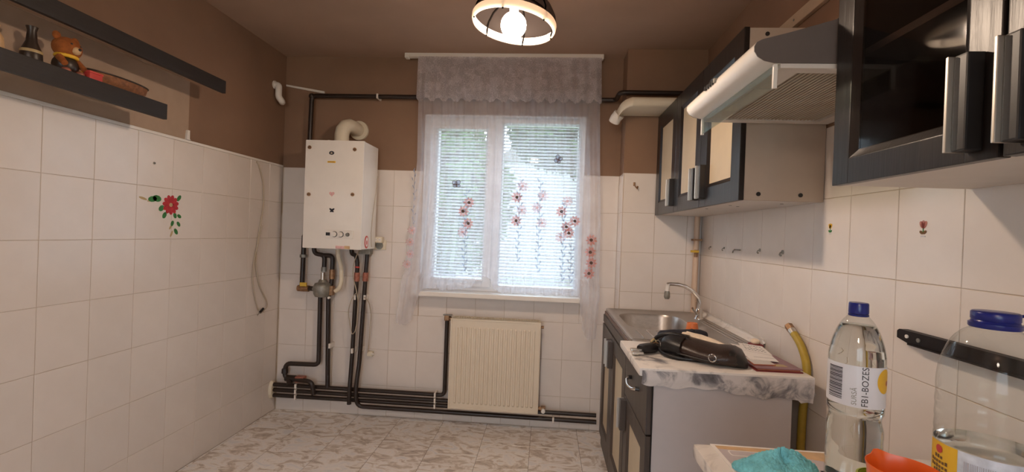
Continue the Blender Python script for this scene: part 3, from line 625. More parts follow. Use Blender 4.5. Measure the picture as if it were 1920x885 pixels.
# vent pipe and trunking in the left corner
g = thing('corner_vent_pipe', 'short white bent plastic pipe high in the left corner', 'pipe', (XL + .03, 2.985, 2.2))
part('pipe', MB().tube([(XL + .001, 2.985, 2.252), (XL + .03, 2.985, 2.25), (XL + .032, 2.982, 2.17), (XL + .045, 3.0, 2.147), (XL + .03, 3.03, 2.148)], .021, 12, True, .025), M_WHITEP, g, 60)
part('flange', MB().cyl((XL, 2.985, 2.252), (XL + .006, 2.985, 2.252), .028, 14), M_WHITEP, g)
g = thing('cable_trunking', 'thin white cable strip sloping from left corner above gas pipe', 'trunking', (XL + .1, D, 2.28))
part('strip', MB().loft([[(x, y, z + dz) for y, dz in ((D + .001, -w), (D - .010, -w), (D - .010, w), (D + .001, w))] for x, z, w in ((XL + .01, 2.288, .006), (-1.585, 2.242, .008))]), M_WHITEP, g)

# ------------------------------------------------------------------ radiator
g = thing('radiator', 'cream ribbed panel radiator under the window sill', 'radiator', (-.315, D - .05, .12))
rx0, rx1, rz0, rz1, ry = -.613, -.012, .122, .726, 3.012
mb = MB().box(rx0, rx1, ry + .003, ry + .014, rz0, rz1, .004)
frame_rect(mb, rx0, rx1, rz0, rz1, .012, ry - .001, ry + .010, .003)
for k in range(18):
    c = rx0 + .045 + k * (rx1 - rx0 - .09) / 17
    pr_ = [(c - .0105, ry + .006), (c - .006, ry - .003), (c + .006, ry - .003), (c + .0105, ry + .006)]
    mb.loft([[(a, b + .008, rz0 + .035) for a, b in pr_], [(a, b, rz0 + .047) for a, b in pr_], [(a, b, rz1 - .062) for a, b in pr_], [(a, b + .008, rz1 - .050) for a, b in pr_]])
part('front_panel', mb, M_RAD, g)
part('rear_panel', MB().box(rx0 + .01, rx1 - .01, ry + .055, ry + .064, rz0 + .005, rz1 - .02), M_RAD, g)
for x in (rx0, rx1 - .004): part('side_cover', MB().box(x, x + .004, ry + .012, ry + .066, rz0 + .01, rz1 - .012), M_RAD, g)
mb = MB()
for k in range(48): mb.box(rx0 + .012 + k * .0121, rx0 + .018 + k * .0121, ry + .012, ry + .068, rz1 - .003, rz1 + .004)
part('top_grille', mb.box(rx0 + .005, rx1 - .005, ry + .012, ry + .016, rz1 - .006, rz1 + .005).box(rx0 + .005, rx1 - .005, ry + .064, ry + .068, rz1 - .006, rz1 + .005), M_CREAMP, g)
for x in (-.5, -.13): part('wall_bracket', MB().box(x - .015, x + .015, ry + .06, D - .0005, rz0 + .06, rz1 - .06), M_CASTGREY, g)
part('lower_valve', MB().cyl((rx1, ry + .035, .150), (.012, ry + .035, .150), .012, 10).box(.006, .034, ry + .018, ry + .052, .128, .165, .004), M_BRASS, g)
part('valve_cap', MB().cyl((.022, ry + .018, .146), (.022, ry - .006, .146), .013, 14), M_WHITEP, g, 40)
part('bleed_nipple', MB().cyl((rx1, ry + .035, .69), (.006, ry + .035, .69), .009, 10), M_BRASS, g)
part('upper_inlet', MB().cyl((rx0, ry + .04, .715), (rx0 - .012, ry + .045, .715), .011, 10), M_BRASS, g)

# ------------------------------------------------------------------ left wall: cable, stickers, shelves
g = thing('hanging_cable', 'grey-beige cable hanging in a loop on left wall tiles', 'cable', (XL, 2.86, 1.69))
part('cable', MB().tube([(XL + .002, 2.815, 1.706), (XL + .008, 2.83, 1.69), (XL + .008, 2.885, 1.586), (XL + .008, 2.898, 1.43), (XL + .008, 2.865, 1.28), (XL + .008, 2.838, 1.15), (XL + .008, 2.835, 1.03), (XL + .009, 2.885, .885), (XL + .009, 2.965, .79), (XL + .009, 2.975, .75), (XL + .009, 2.925, .722)], .0042, 8, True, .05), M_CABLE, g, 60)
part('second_strand', MB().tube([(XL + .009, 2.880, .735), (XL + .009, 2.83, .84), (XL + .0095, 2.803, .96), (XL + .0095, 2.815, 1.08), (XL + .0165, 2.845, 1.19), (XL + .0165, 2.875, 1.30)], .0038, 8, True, .05), M_CABLE, g, 60)
part('plug', MB().tube([(XL + .0095, 2.93, .742), (XL + .0095, 2.895, .722)], .008, 8), M_BLACKP, g, 40)
part('prong', MB().tube([(XL + .0095, 2.895, .722), (XL + .0095, 2.872, .708)], .003, 6), M_ALU, g)
g = thing('poinsettia_sticker', 'red poinsettia sticker with green leaves on left wall tiles', 'sticker', (XL, 2.155, 1.385))
def leaf(cx, cz, a, l, w, t, p=XL, wall='L'):
    return on_wall(MB(), [(cx + l * (.5 + .5 * math.cos(q)) * math.cos(a) - w * .5 * math.sin(q) * math.sin(a), cz + l * (.5 + .5 * math.cos(q)) * math.sin(a) + w * .5 * math.sin(q) * math.cos(a)) for q in [2 * PI * j / 10 for j in range(10)]], wall, p, t)
for k in range(11): part('petal', leaf(2.157, 1.383, 2 * PI * k / 11 + .2, .050, .026, .0012 + .0001 * (k % 3)), M_CRIM, g)
part('flower_centre', on_wall(MB(), circle(2.157, 1.383, .010, 10), 'L', XL, .002), M_GOLD, g)
for cx, cz, a, l, w in [(2.195, 1.405, .9, .038, .02), (2.10, 1.405, 3.0, .05, .032), (2.075, 1.408, 3.3, .05, .028), (2.115, 1.375, 3.9, .035, .026), (2.13, 1.345, 4.2, .035, .022), (2.18, 1.345, -1.2, .03, .02), (2.20, 1.335, -.5, .028, .018), (2.175, 1.305, -1.9, .03, .018), (2.20, 1.30, -.9, .03, .018), (2.185, 1.265, -1.0, .035, .02)]: part('leaf', leaf(cx, cz, a, l, w, .001), M_GREEN, g)
for cx, cz, a, l, w in [(2.06, 1.402, 3.4, .04, .012), (2.02, 1.398, 2.9, .045, .012), (2.17, 1.285, -2.2, .03, .010), (2.175, 1.255, -2.0, .035, .011)]: part('gold_leaf', leaf(cx, cz, a, l, w, .0008), M_GOLD, g)
g = thing('wall_plug', 'small grey wall plug in tile above the poinsettia sticker', 'plug', (XL, 2.053, 1.575))
part('plug_body', MB().cyl((XL - .002, 2.053, 1.575), (XL + .003, 2.053, 1.575), .006, 10), M_CASTGREY, g); part('plug_hole', MB().cyl((XL + .002, 2.053, 1.575), (XL + .0036, 2.053, 1.575), .0028, 8), M_BLACKP, g)
g = thing('white_bracket', 'small white bracket standing on the tile trim of left wall', 'bracket', (XL, 2.24, TZ + .0125))
part('bracket_body', MB().prism([(2.230, TZ + .0125), (2.251, TZ + .0125), (2.250, TZ + .062), (2.236, TZ + .062)], .012, 'x', XL + .0005), M_WHITEP, g); part('lip', MB().box(XL + .001, XL + .016, 2.229, 2.252, TZ + .0125, TZ + .016), M_WHITEP, g)

XS = -1.674
def shelf(label, y1, zb, zt, loc):
    g = thing('wall_shelf', label, 'shelf', loc, 'dark shelves on the left wall')
    part('front_rail', MB().box(XS - .018, XS, .55, y1, zb, zt, .002), M_WENGEH, g)
    part('glass_shelf', MB().box(XL + .003, XS - .016, .56, y1 - .05, zt - .010, zt - .004), M_GLASS, g)
    for y in (.75, 1.15): part('arm', MB().box(XL + .0016, XS - .016, y, y + .016, zt - .036, zt - .010), M_BLACKP, g)
    return g
shelf('upper long dark wooden shelf on left wall near ceiling', 2.25, 1.969, 2.033, (XL, 1.5, 2.0))
shelf('lower dark wooden shelf on left wall holding ornaments', 1.892, 1.745, 1.812, (XL, 1.4, 1.78))
SZ = 1.812 - .0039
g = thing('wicker_bowl', 'shallow brown boat-shaped bowl at end of lower left shelf', 'bowl', (-1.770, 1.752, SZ))
loops = []
for zz, s in [(0, .45), (.012, .72), (.035, .93), (.062, 1.0), (.0585, .95), (.034, .87), (.015, .66), (.008, .4)]:
    loops.append([(-1.770 + .046 * s * math.sin(a), 1.752 + .135 * s * math.cos(a), SZ + zz) for a in [2 * PI * k / 28 for k in range(28)]])
part('bowl_body', MB().loft(loops), M_STRAW, g, 60); part('rim_band', MB().tube([(-1.770 + .046 * math.sin(a), 1.752 + .135 * math.cos(a), SZ + .061) for a in [2 * PI * k / 28 for k in range(29)]], .0035, 6), M_DARKW, g, 60)
g = thing('red_box', 'small bright red box on lower left shelf before the bowl', 'box', (-1.715, 1.60, SZ))
part('box_body', MB().box(-1.722, -1.695, 1.568, 1.618, SZ, SZ + .034, .006), M_RED, g, 50); part('box_lid', MB().box(-1.724, -1.693, 1.566, 1.620, SZ + .030, SZ + .038, .004), M_RED, g, 50)
g = thing('plush_figurine', 'orange-brown eared figurine sitting on lower left shelf', 'figurine', (-1.745, 1.525, SZ))
part('body', MB().ball((-1.745, 1.525, SZ + .038), .036, 16, 10, (1, 1.05, 1.05)), M_DARKW, g, 70)
part('head', MB().ball((-1.740, 1.525, SZ + .100), .040, 18, 12, (1, 1.08, .95)), M_PLUSH, g, 70)
for s in (-1, 1): part('ear', MB().ball((-1.745, 1.525 + s * .032, SZ + .134), .014, 10, 8, (.6, 1, 1.1)), M_PLUSH, g, 70); part('arm', MB().tube([(-1.735, 1.525 + s * .03, SZ + .06), (-1.708, 1.525 + s * .034, SZ + .035)], [.012, .010], 8), M_PLUSH, g, 70); part('foot', MB().ball((-1.715, 1.525 + s * .024, SZ + .013), .013, 10, 8, (1.3, 1, .9)), M_COPPER, g, 70)
part('muzzle', MB().ball((-1.704, 1.5254, SZ + .090), .014, 10, 8), M_TAN, g, 70)
for s in (-1, 1): part('eye', MB().ball((-1.706, 1.5252 + s * .015, SZ + .110), .004, 8, 6), M_BLACKP, g)
part('nose', MB().ball((-1.690, 1.5254, SZ + .094), .005, 8, 6), M_BLACKP, g)
part('scarf', MB().tube([(-1.742 + .027 * math.sin(a), 1.525 + .028 * math.cos(a), SZ + .069) for a in [2 * PI * k / 16 for k in range(17)]], .007, 8), M_YPRINT, g, 70)
g = thing('yellow_bell', 'small yellow bell ornament beside the eared figurine', 'ornament', (-1.725, 1.628, SZ + .0))
part('bell_body', MB().lathe([(.022, 0), (.021, .006), (.013, .03), (.009, .046), (.004, .052)], (-1.790, 1.622, SZ), 18, True, True), M_YELLOW, g, 60); part('bell_knob', MB().ball((-1.790, 1.622, SZ + .058), .008, 10, 8), M_BLOSSOM2, g, 60)
g = thing('dark_vase', 'dark narrow-necked vase on lower left shelf beside figurine', 'vase', (-1.765, 1.432, SZ))
part('vase_body', MB().lathe([(.020, 0), (.030, .02), (.028, .05), (.015, .085), (.012, .12), (.016, .135), (.012, .132)], (-1.765, 1.432, SZ), 20, True, True), M_DARKW, g, 60); part('vase_band', MB().lathe([(.0285, .045), (.0295, .05), (.0275, .055)], (-1.765, 1.432, SZ), 20), M_GOLD, g, 60)
g = thing('tan_jug', 'tan ceramic jug at near end of the lower left shelf', 'jug', (-1.77, 1.325, SZ))
part('jug_body', MB().lathe([(.022, 0), (.034, .025), (.032, .06), (.020, .085), (.024, .10), (.021, .098)], (-1.78, 1.325, SZ), 20, True, True), M_TAN, g, 60); part('jug_handle', MB().tube([(-1.78, 1.297, SZ + .085), (-1.78, 1.275, SZ + .07), (-1.78, 1.278, SZ + .04), (-1.78, 1.293, SZ + .03)], .005, 8, True, .015), M_TAN, g, 60)

# ------------------------------------------------------------------ chimney corner: duct, riser pipe, hooks
g = thing('exhaust_duct', 'beige flat exhaust duct with rounded elbow beside upper cabinets', 'duct', (.6, DP - .15, 2.09))
dz0, dz1, dy0, dy1 = 2.0668, 2.120, 2.685, DP - .001
n = 10; loops = []
path = [(XR - .03, 0, 0)] + [(.47 - .075 * math.sin(t), 0, t) for t in [PI / 2 * k / 6 * 0 for k in range(1)]]
def rr(w, h, r, n=4): return [(sx * (w - r) + r * math.cos(a), sy * (h - r) + r * math.sin(a)) for sx, sy, a0 in ((1, 1, 0), (-1, 1, PI / 2), (-1, -1, PI), (1, -1, 1.5 * PI)) for a in [a0 + PI / 2 * k / n for k in range(n + 1)]]
sec = rr((dy1 - dy0) / 2, (dz1 - dz0) / 2, .024)
cy_, cz_ = (dy0 + dy1) / 2, (dz0 + dz1) / 2
part('duct_body', MB().loft([[(x, cy_ + a, cz_ + b) for a, b in sec] for x in (XR - .004, .47)]), M_CREAMP, g, 50)
loops = []
for k in range(9):
    t = PI / 2 * k / 8; s = 1 - .62 * (k / 8)
    loops.append([(.47 - .062 * math.sin(t) + (b - .034) * -math.sin(t) * .0 - .0, cy_ + (dy1 - dy0) * .0 + a * s + (1 - s) * .06, cz_ + b * (1 + .15 * k / 8) - .040 * (1 - math.cos(t))) for a, b in sec])
part('duct_elbow', MB().loft(loops), M_CREAMP, g, 60)
part('outlet_spigot', MB().tube([(.420, cy_ + .045, 2.062), (.402, cy_ + .062, 2.040), (.394, cy_ + .078, 2.020)], [.036, .035, .034], 16), M_WHITEP, g, 50)
g = thing('corner_riser_pipe', 'beige painted riser pipe in the corner behind the tap', 'pipe', (.925, DP - .022, .85))
part('pipe', MB().cyl((.928, DP - .020, .842), (.932, DP - .020, 1.4515), .017, 14), M_PEACHP, g, 50); part('clip', MB().box(.905, .96, DP - .04, DP, 1.30, 1.312), M_BRASS, g)
g = thing('riser_stopcock', 'small brass stopcock with yellow handle on corner riser pipe', 'valve', (.915, DP - .04, 1.238))
part('valve_body', MB().cyl((.925, DP - .038, 1.20), (.925, DP - .038, 1.245), .010, 10).cyl((.925, DP - .038, 1.23), (.925, DP - .058, 1.23), .008, 10), M_BRASS, g); part('valve_handle', MB().box(.885, .935, DP - .066, DP - .056, 1.228, 1.242, .003), M_YELLOW, g)
g = thing('brass_wall_hook', 'small brass double hook on the tiles left of upper cabinets', 'hook', (.545, DP, 1.63))
part('hook_plate', MB().box(.535, .549, DP - .004, DP, 1.632, 1.655, .002), M_BRASS, g); part('hook_arm', MB().tube([(.543, DP - .004, 1.638), (.55, DP - .018, 1.622), (.558, DP - .022, 1.612), (.561, DP - .015, 1.622)], .0035, 8).ball((.560, DP - .016, 1.625), .006, 8, 6), M_BRASS, g, 60)
names = ['leftmost small hook on shaded tiles under the upper cabinets', 'second small hook from the tap under the upper cabinets', None, 'small hook right of the bent wire under upper cabinets', 'rightmost and largest hook on shaded tiles under upper cabinets']
for (y, z, s), lb in zip([(2.771, 1.268, .7), (2.569, 1.267, .8), (0, 0, 0), (2.151, 1.269, 1), (1.95, 1.267, 1.25)], names):
    if not lb: continue
    g = thing('tile_hook', lb, 'hook', (XR, y, z), 'hooks under the upper cabinets')
    part('hook_base', MB().cyl((XR, y, z), (XR - .003, y, z), .0075 * s, 12), M_CASTGREY, g)
    part('hook_arm', MB().tube([(XR - .003, y, z), (XR - .010, y, z - .003), (XR - .013, y, z - .010), (XR - .009, y, z - .014)], .0028 * s, 8).ball((XR - .009, y, z - .013), .004 * s, 8, 6), M_CASTGREY, g, 60)
g = thing('bent_wire_hook', 'bent dark wire hook on shaded tiles under upper cabinets', 'hook', (XR, 2.40, 1.25))
part('wire', MB().tube([(XR - .003, 2.447, 1.246), (XR - .006, 2.435, 1.257), (XR - .012, 2.40, 1.263), (XR - .012, 2.335, 1.263)], .003, 6, True, .012), M_CASTGREY, g, 60); part('nail', MB().cyl((XR, 2.40, 1.263), (XR - .016, 2.40, 1.263), .0025, 6), M_BRASS, g)
def tulip(y, z, s, label, pot):
    g = thing('flower_sticker', label, 'sticker', (XR, y, z))
    for a in (1.1, 1.57, 2.04): part('petal', leaf(y, z + .002, a, .021 * s, .011 * s, .0012, XR, 'R'), M_BLOSSOM if pot else M_YPRINT, g)
    part('stem', on_wall(MB(), [(y - .0012, z - .012 * s), (y + .0012, z - .012 * s), (y + .0012, z + .003), (y - .0012, z + .003)], 'R', XR, .001), M_GREEN, g)
    for a in (.6, 2.5): part('leaf', leaf(y, z - .012 * s, a, .013 * s, .008 * s, .0011, XR, 'R'), M_BROWNP if pot else M_GREEN, g)
    part('base', on_wall(MB(), [(y - .008 * s, z - .020 * s), (y + .008 * s, z - .020 * s), (y + .006 * s, z - .017 * s), (y - .006 * s, z - .017 * s)], 'R', XR, .001), M_GREYP, g)
tulip(1.642, 1.357, .85, 'small yellow tulip sticker on tile beside the shadow edge', False)
tulip(1.2545, 1.352, 1.0, 'orange flower sticker on tile above the black bar', True)
g = thing('black_wall_bar', 'black metal bar fixed on tiles behind the water bottles', 'bar', (XR, 1.0, 1.07))
part('bar', MB().prism([(1.297, 1.082), (1.290, 1.0875), (.45, 1.0875), (.45, 1.056), (1.262, 1.056), (1.297, 1.064)], -.022, 'x', XR - .001), M_BLACKG, g)
part('lower_flange', MB().box(XR - .032, XR - .020, .46, 1.25, 1.054, 1.058), M_BLACKG, g)
for y in (1.262, .75): part('screw', MB().cyl((XR - .0225, y, 1.073), (XR - .0260, y, 1.073), .0048, 10), M_WHITEP, g)
part('rivet', MB().cyl((XR - .0225, 1.225, 1.071), (XR - .0255, 1.225, 1.071), .0055, 10), M_CASTGREY, g)
g = thing('wall_batten', 'pale wooden batten on right wall above the upper cabinets', 'batten', (XR, 1.6, 2.19))
part('batten', MB().box(XR - .018, XR + .0005, .5, 2.3, 2.166, 2.214, .003), M_BATTEN, g)
for y in (1.1, 1.9): part('screw', MB().cyl((XR - .017, y, 2.19), (XR - .020, y, 2.19), .005, 8), M_CASTGREY, g)

# ------------------------------------------------------------------ cabinets
def door_front(t, xf, y0, y1, z0, z1, fw, panel_mat, frame_mat, hy, hz0, hz1, glass=False, thick=.019, hw=.016, hmat=None):
    """framed door: outer face at x=xf, lying in the plane x; hy = y of the grip"""
    d = part('door', MB().box(xf, xf + thick, y0, y0 + fw, z0, z1, .0025).box(xf, xf + thick, y1 - fw, y1, z0, z1, .0025).box(xf + .0004, xf + thick, y0 + fw - .001, y1 - fw + .001, z0, z0 + fw, .002).box(xf + .0004, xf + thick, y0 + fw - .001, y1 - fw + .001, z1 - fw, z1, .002), frame_mat, t)
    b = .018; a0, a1, c0, c1 = y0 + fw, y1 - fw, z0 + fw, z1 - fw
    o_ = [(xf + .001, a0, c0), (xf + .001, a1, c0), (xf + .001, a1, c1), (xf + .001, a0, c1)]; i_ = [(xf + .011, a0 + b, c0 + b), (xf + .011, a1 - b, c0 + b), (xf + .011, a1 - b, c1 - b), (xf + .011, a0 + b, c1 - b)]
    bk = [(x + .004, y, z) for x, y, z in i_]; bo_ = [(xf + .015, y, z) for x, y, z in o_]
    part('bevel_frame', MB().loft([o_, i_, bk, bo_, o_], False, False), frame_mat, d)
    part('glass' if glass else 'panel', MB().box(xf + .010, xf + .014, a0 + b - .003, a1 - b + .003, c0 + b - .003, c1 - b + .003), panel_mat, d)
    if hy is not None:
        part('handle', MB().box(xf - .026, xf + .001, hy - hw, hy + hw, hz0, hz1, .003), hmat or frame_mat, d)
        part('handle_strip', MB().box(xf - .035, xf - .004, hy + hw - .0015, hy + hw + .004, hz0, hz1, .0015), M_ALU, d, label='aluminium handle strip')
    return d
XU = .672
# far upper unit (three doors)
uc = thing('upper_cabinet', 'far upper cabinet with three cream-panelled dark doors over sink', 'cabinet', (.82, 2.3, 1.452), 'wall cabinets')
part('side_panel', MB().box(XU + .021, XR - .0025, 1.684, 1.700, 1.452, 2.062), M_GREYLAM, uc, label='grey laminate end panel')
part('side_panel', MB().box(XU + .021, XR - .0025, 2.915, 2.931, 1.452, 2.062), M_WHITELAM, uc)
part('divider', MB().box(XU + .021, XR - .0025, 2.504, 2.520, 1.468, 2.046), M_WHITELAM, uc)
part('bottom_panel', MB().box(XU + .021, XR - .0025, 1.700, 2.915, 1.452, 1.468), M_WHITELAM, uc)
part('top_panel', MB().box(XU + .021, XR - .0025, 1.700, 2.915, 2.046, 2.062), M_WHITELAM, uc)
part('back_panel', MB().box(XR - .006, XR - .0025, 1.700, 2.915, 1.468, 2.046), M_WHITELAM, uc)
for y, z in [(1.684, 0)]:
    for x, zz in [(.742, 1.474), (.885, 1.474), (.752, 2.040)]: part('cap', MB().cyl((x, y, zz), (x, y - .0025, zz), .0075, 12), M_BLACKP, uc)
for x, y in [(.75, 1.95), (.80, 2.0), (.74, 2.2), (.88, 1.8)]: part('screw_cap', MB().cyl((x, y, 1.452), (x, y, 1.4505), .006, 10), M_CASTGREY, uc)
door_front(uc, XU, 1.680, 2.101, 1.450, 2.064, .078, M_CREAM, M_WENGE, 2.040, 1.483, 1.628)
door_front(uc, XU, 2.104, 2.508, 1.450, 2.064, .072, M_CREAM, M_WENGE, 2.112 + .02, 1.483, 1.628)
door_front(uc, XU, 2.511, 2.930, 1.450, 2.064, .072, M_CREAM, M_WENGE, 2.530, 1.483, 1.628)
# near upper units (glazed)
XN = .660
def near_cab(y0, y1, label, name_hy):
    c = thing('upper_cabinet', label, 'cabinet', (.82, (y0 + y1) / 2, 1.442), 'wall cabinets'); xa = XN + .021
    for y in (y0, y1 - .016): part('side_panel', MB().box(xa, XR - .0025, y, y + .016, 1.442, 2.055), M_WHITELAM, c)
    part('bottom_panel', MB().box(xa, XR - .0025, y0 + .016, y1 - .016, 1.442, 1.458), M_WHITELAM, c); part('top_panel', MB().box(xa, XR - .0025, y0 + .016, y1 - .016, 2.039, 2.055), M_WHITELAM, c)
    part('back_panel', MB().box(XR - .006, XR - .0025, y0 + .016, y1 - .016, 1.458, 2.039), M_CAVITY, c)
    part('inner_side', MB().box(xa + .001, XR - .006, y1 - .0185, y1 - .016, 1.458, 2.039).box(xa + .001, XR - .006, y0 + .016, y0 + .0185, 1.458, 2.039), M_CAVITY, c)
    part('shelf_board', MB().box(xa + .016, XR - .007, y0 + .019, y1 - .019, 1.728, 1.744), M_WHITELAM, c)
    dd = door_front(c, XN, y0 + .002, y1 - .002, 1.440, 2.058, .056, M_CABGLASS, M_WENGE, name_hy, 1.455, 1.607, True, .019, .0125, M_BLACKP)
    part('hinge', MB().cyl((XN + .018, y0 + .045, 1.665), (XN + .030, y0 + .045, 1.665), .016, 14), M_WHITELAM, dd)
    return c
near_cab(.727, 1.126, 'near glazed upper cabinet with dark frame beside the hood', .766)
near_cab(.325, .724, 'nearest glazed upper cabinet with dark frame at right edge', .686)
# hood
hd = thing('cooker_hood', 'white cooker hood between the upper cabinets', 'hood', (.75, 1.41, 1.73))
hy0, hy1 = 1.146, 1.6755
prof = [(.530, 1.7335), (.506, 1.739), (.490, 1.749), (.482, 1.762), (.4815, 1.773), (.487, 1.783), (.500, 1.790), (.560, 1.806), (.667, 1.838), (.70, 1.865), (.80, 1.885), (XR - .003, 1.895), (XR - .003, 1.7335)]
part('hood_body', MB().prism(prof, hy1 - hy0, 'y', hy0), M_WHITE, hd, 35)
mb = MB()
for ya in (hy0, hy1 - .034): mb.box(.545, XR - .003, ya, ya + .034, 1.7225, 1.7345)
mb.box(.545, .60, hy0 + .034, hy1 - .034, 1.7225, 1.7345).box(XR - .05, XR - .003, hy0 + .034, hy1 - .034, 1.7225, 1.7345)
for y in (hy0 - .0032, hy1 + .0003): part('end_cap', MB().prism(prof, .003, 'y', y), pm('shaded_hood_end', (.13, .105, .095), .5), hd)  # shade on the white hood ends, put into a darker grey colour
part('bottom_frame', mb, M_WHITELAM, hd); part('filter_mesh', MB().box(.60, XR - .05, hy0 + .034, hy1 - .034, 1.7315, 1.7345), M_FILTER, hd)
me = None
for k in range(26):
    x = .606 + k * .0118
    if me is None: o = part('filter_slat', MB().prism([(x - .0034, 1.732), (x - .0030, 1.7265), (x, 1.7250), (x + .0030, 1.7265), (x + .0034, 1.732)], hy1 - hy0 - .068, 'y', hy0 + .034), M_SLATH, hd); me = o.data
    else: o = bpy.data.objects.new('filter_slat', me); COL.objects.link(o); o.parent = hd; o.location = (k * .0118, 0, 0)
for y in (hy0 + .004, hy1 - .011): part('visor_clip', MB().box(.531, .541, y, y + .007, 1.675, 1.7335, .0015), M_WHITE, hd)
part('visor_glass', MB().box(.534, .538, hy0 + .010, hy1 - .010, 1.678, 1.732), M_VISOR, hd, label='clear flip-down glass visor')
for k in range(5): part('button', MB().box(.4755, .488, 1.392 + k * .019, 1.404 + k * .019, 1.770, 1.782, .002), M_BLACKP if k else M_CASTGREY, hd)
for z in (1.722,): part('lamp_cover', MB().box(.552, .592, 1.30, 1.52, 1.7205, 1.7230), M_WHITEP, hd)

# base units
XB = .377
def base_door(t, y0, y1, z0, z1, hy, hz0, hz1): return door_front(t, XB, y0, y1, z0, z1, .075, M_CREAM, M_WENGEB, hy, hz0, hz1)
sc = thing('sink_cabinet', 'dark base cabinet with two cream-panelled doors under sink', 'cabinet', (.6, 2.5, 0), 'base cabinets')
for y in (2.095, 2.912): part('side_panel', MB().box(XB + .022, .872, y, y + .016, .08, .818), M_GREYPANEL, sc)
part('bottom_panel', MB().box(XB + .022, .872, 2.111, 2.912, .08, .096), M_WHITELAM, sc); part('back_panel', MB().box(.868, .872, 2.111, 2.912, .096, .818), M_WHITELAM, sc)
part('plinth', MB().box(XB + .012, XB + .028, 2.095, 2.928, .0005, .08), M_WENGEB, sc)
part('front_rail', MB().box(XB + .002, XB + .022, 2.095, 2.928, .775, .819), M_WENGEB, sc)
base_door(sc, 2.530, 2.926, .075, .765, 2.555, .60, .742); base_door(sc, 2.102, 2.526, .075, .765, 2.50, .60, .742)
dc = thing('drawer_cabinet', 'dark base cabinet with top drawer and grey end panel', 'cabinet', (.6, 1.85, 0), 'base cabinets')
part('end_panel', MB().box(XB + .022, .872, 1.660, 1.676, .0005, .818), M_GREYPANEL, dc, label='plain grey laminate end panel')
part('side_panel', MB().box(XB + .022, .872, 2.077, 2.093, .08, .818), M_GREYPANEL, dc); part('bottom_panel', MB().box(XB + .022, .872, 1.676, 2.077, .08, .096), M_WHITELAM, dc); part('back_panel', MB().box(.868, .872, 1.676, 2.077, .096, .818), M_WHITELAM, dc)
part('plinth', MB().box(XB + .012, XB + .021, 1.660, 2.093, .0005, .08), M_WENGEB, dc)
part('edge_strip', MB().box(XB + .019, XB + .0225, 1.657, 1.676, .08, .818), M_BLACKHOLE, dc)
base_door(dc, 1.662, 2.091, .075, .598, 2.060, .455, .588)
dr = part('drawer', MB().box(XB, XB + .019, 1.662, 2.091, .604, .812, .003), M_WENGEB, dc)
part('drawer_handle', MB().tube([(XB, 1.945, .722), (XB - .024, 1.935, .718), (XB - .031, 1.87, .712), (XB - .024, 1.805, .718), (XB, 1.795, .722)], .0055, 8, True, .02), M_CHROME, dr, 60, label='chrome bow handle')
for y in (1.945, 1.795): part('handle_foot', MB().cyl((XB + .001, y, .722), (XB - .014, y - .003 * (1 if y > 1.87 else -1), .722), .0085, 10), M_BLACKP, dr)
wt = thing('worktop', 'short marbled worktop under handbag and papers beside sink', 'worktop', (.64, 1.85, .82))
part('slab', MB().box(.342, .932, 1.632, 2.060, .8195, .850, .010), M_MARB, wt, 40)
def apron(u, v):
    x = .352 + .575 * u; zb = .792 - .028 * u - .006 * math.sin(u * 11) - .012 * (1 if u > .93 else 0) - .004 * math.sin(u * 37); z = .842 + (zb - .842) * v
    return (x, 1.6305 + .0225 * max(0, v - .5) - .004 * math.sin(u * 9 + v * 3) * v - (.010 if u > .90 else 0) * v, z)
part('foil_edge', MB().grid(apron, 60, 8), M_MARBV, wt, 60, 'veined marbled foil hanging over the edge')
part('foil_flap', MB().grid(lambda u, v: (.905 + .030 * u, 1.628 + .05 * v - .006 * math.sin(u * 5), .846 - .055 * u - .02 * math.sin(v * 3) + .0), 10, 10), M_MARBV, wt, 60)
# sink
sk = thing('steel_sink', 'stainless steel inset sink with oblong basin and drainer', 'sink', (.65, 2.5, .82))
def rrect(x0, x1, y0, y1, r, n=8): return [(cx + r * math.cos(a), cy + r * math.sin(a)) for cx, cy, a0 in ((x1 - r, y1 - r, 0), (x0 + r, y1 - r, PI / 2), (x0 + r, y0 + r, PI), (x1 - r, y0 + r, 1.5 * PI)) for a in [a0 + PI / 2 * k / n for k in range(n + 1)]]
O = lambda e, z: [(x, y, z) for x, y in rrect(.392 + e, .932 - e, 2.063 + e, 2.932 - e, .014)]
I = lambda e, z: [(x, y, z) for x, y in rrect(.440 + e, .790 - e, 2.335 + e, 2.815 - e, .11 - e)]
part('sink_top', MB().loft([O(.004, .822), O(0, .826), O(0, .854), O(.006, .857), O(.016, .8565), O(.022, .852), I(-.012, .852), I(0, .848)], False, False), M_STEEL, sk, 35)
part('basin', MB().loft([I(0, .848), I(.006, .835), I(.016, .74), I(.035, .705), I(.075, .695)], False, True), M_STEEL, sk, 50)
part('drain', MB().cyl((.615, 2.575, .695), (.615, 2.575, .6975), .04, 20), M_STEEL_RIM, sk); part('waste_pipe', MB().cyl((.615, 2.575, .696), (.615, 2.575, .45), .022, 12), M_WHITEP, sk)
for k in range(7): part('drainer_groove', MB().box(.455 + k * .048, .461 + k * .048, 2.11, 2.29, .8515, .8545, .0012), M_STEEL_RIM, sk)
for k in range(3): part('back_ridge', MB().box(.862 + k * .022, .868 + k * .022, 2.11, 2.62, .8515, .856, .0015), M_STEEL_RIM, sk)
part('edge_trim', MB().box(.3865, .3915, 2.063, 2.930, .8195, .838), pm('brown_edge_tape', (.15, .085, .06), .5), sk)
sf = thing('foil_strip', 'crumpled marbled foil strip along wall behind the sink', 'foil', (.95, 2.4, .85))
part('strip', MB().grid(lambda u, v: (.934 + (XR - .936) * min(1, v * 1.6), 2.064 + .84 * u, .853 + .022 * v + .012 * max(0, v - .55) + .004 * math.sin(u * 47 + v * 6) * v), 80, 6), M_MARB, sf, 60)
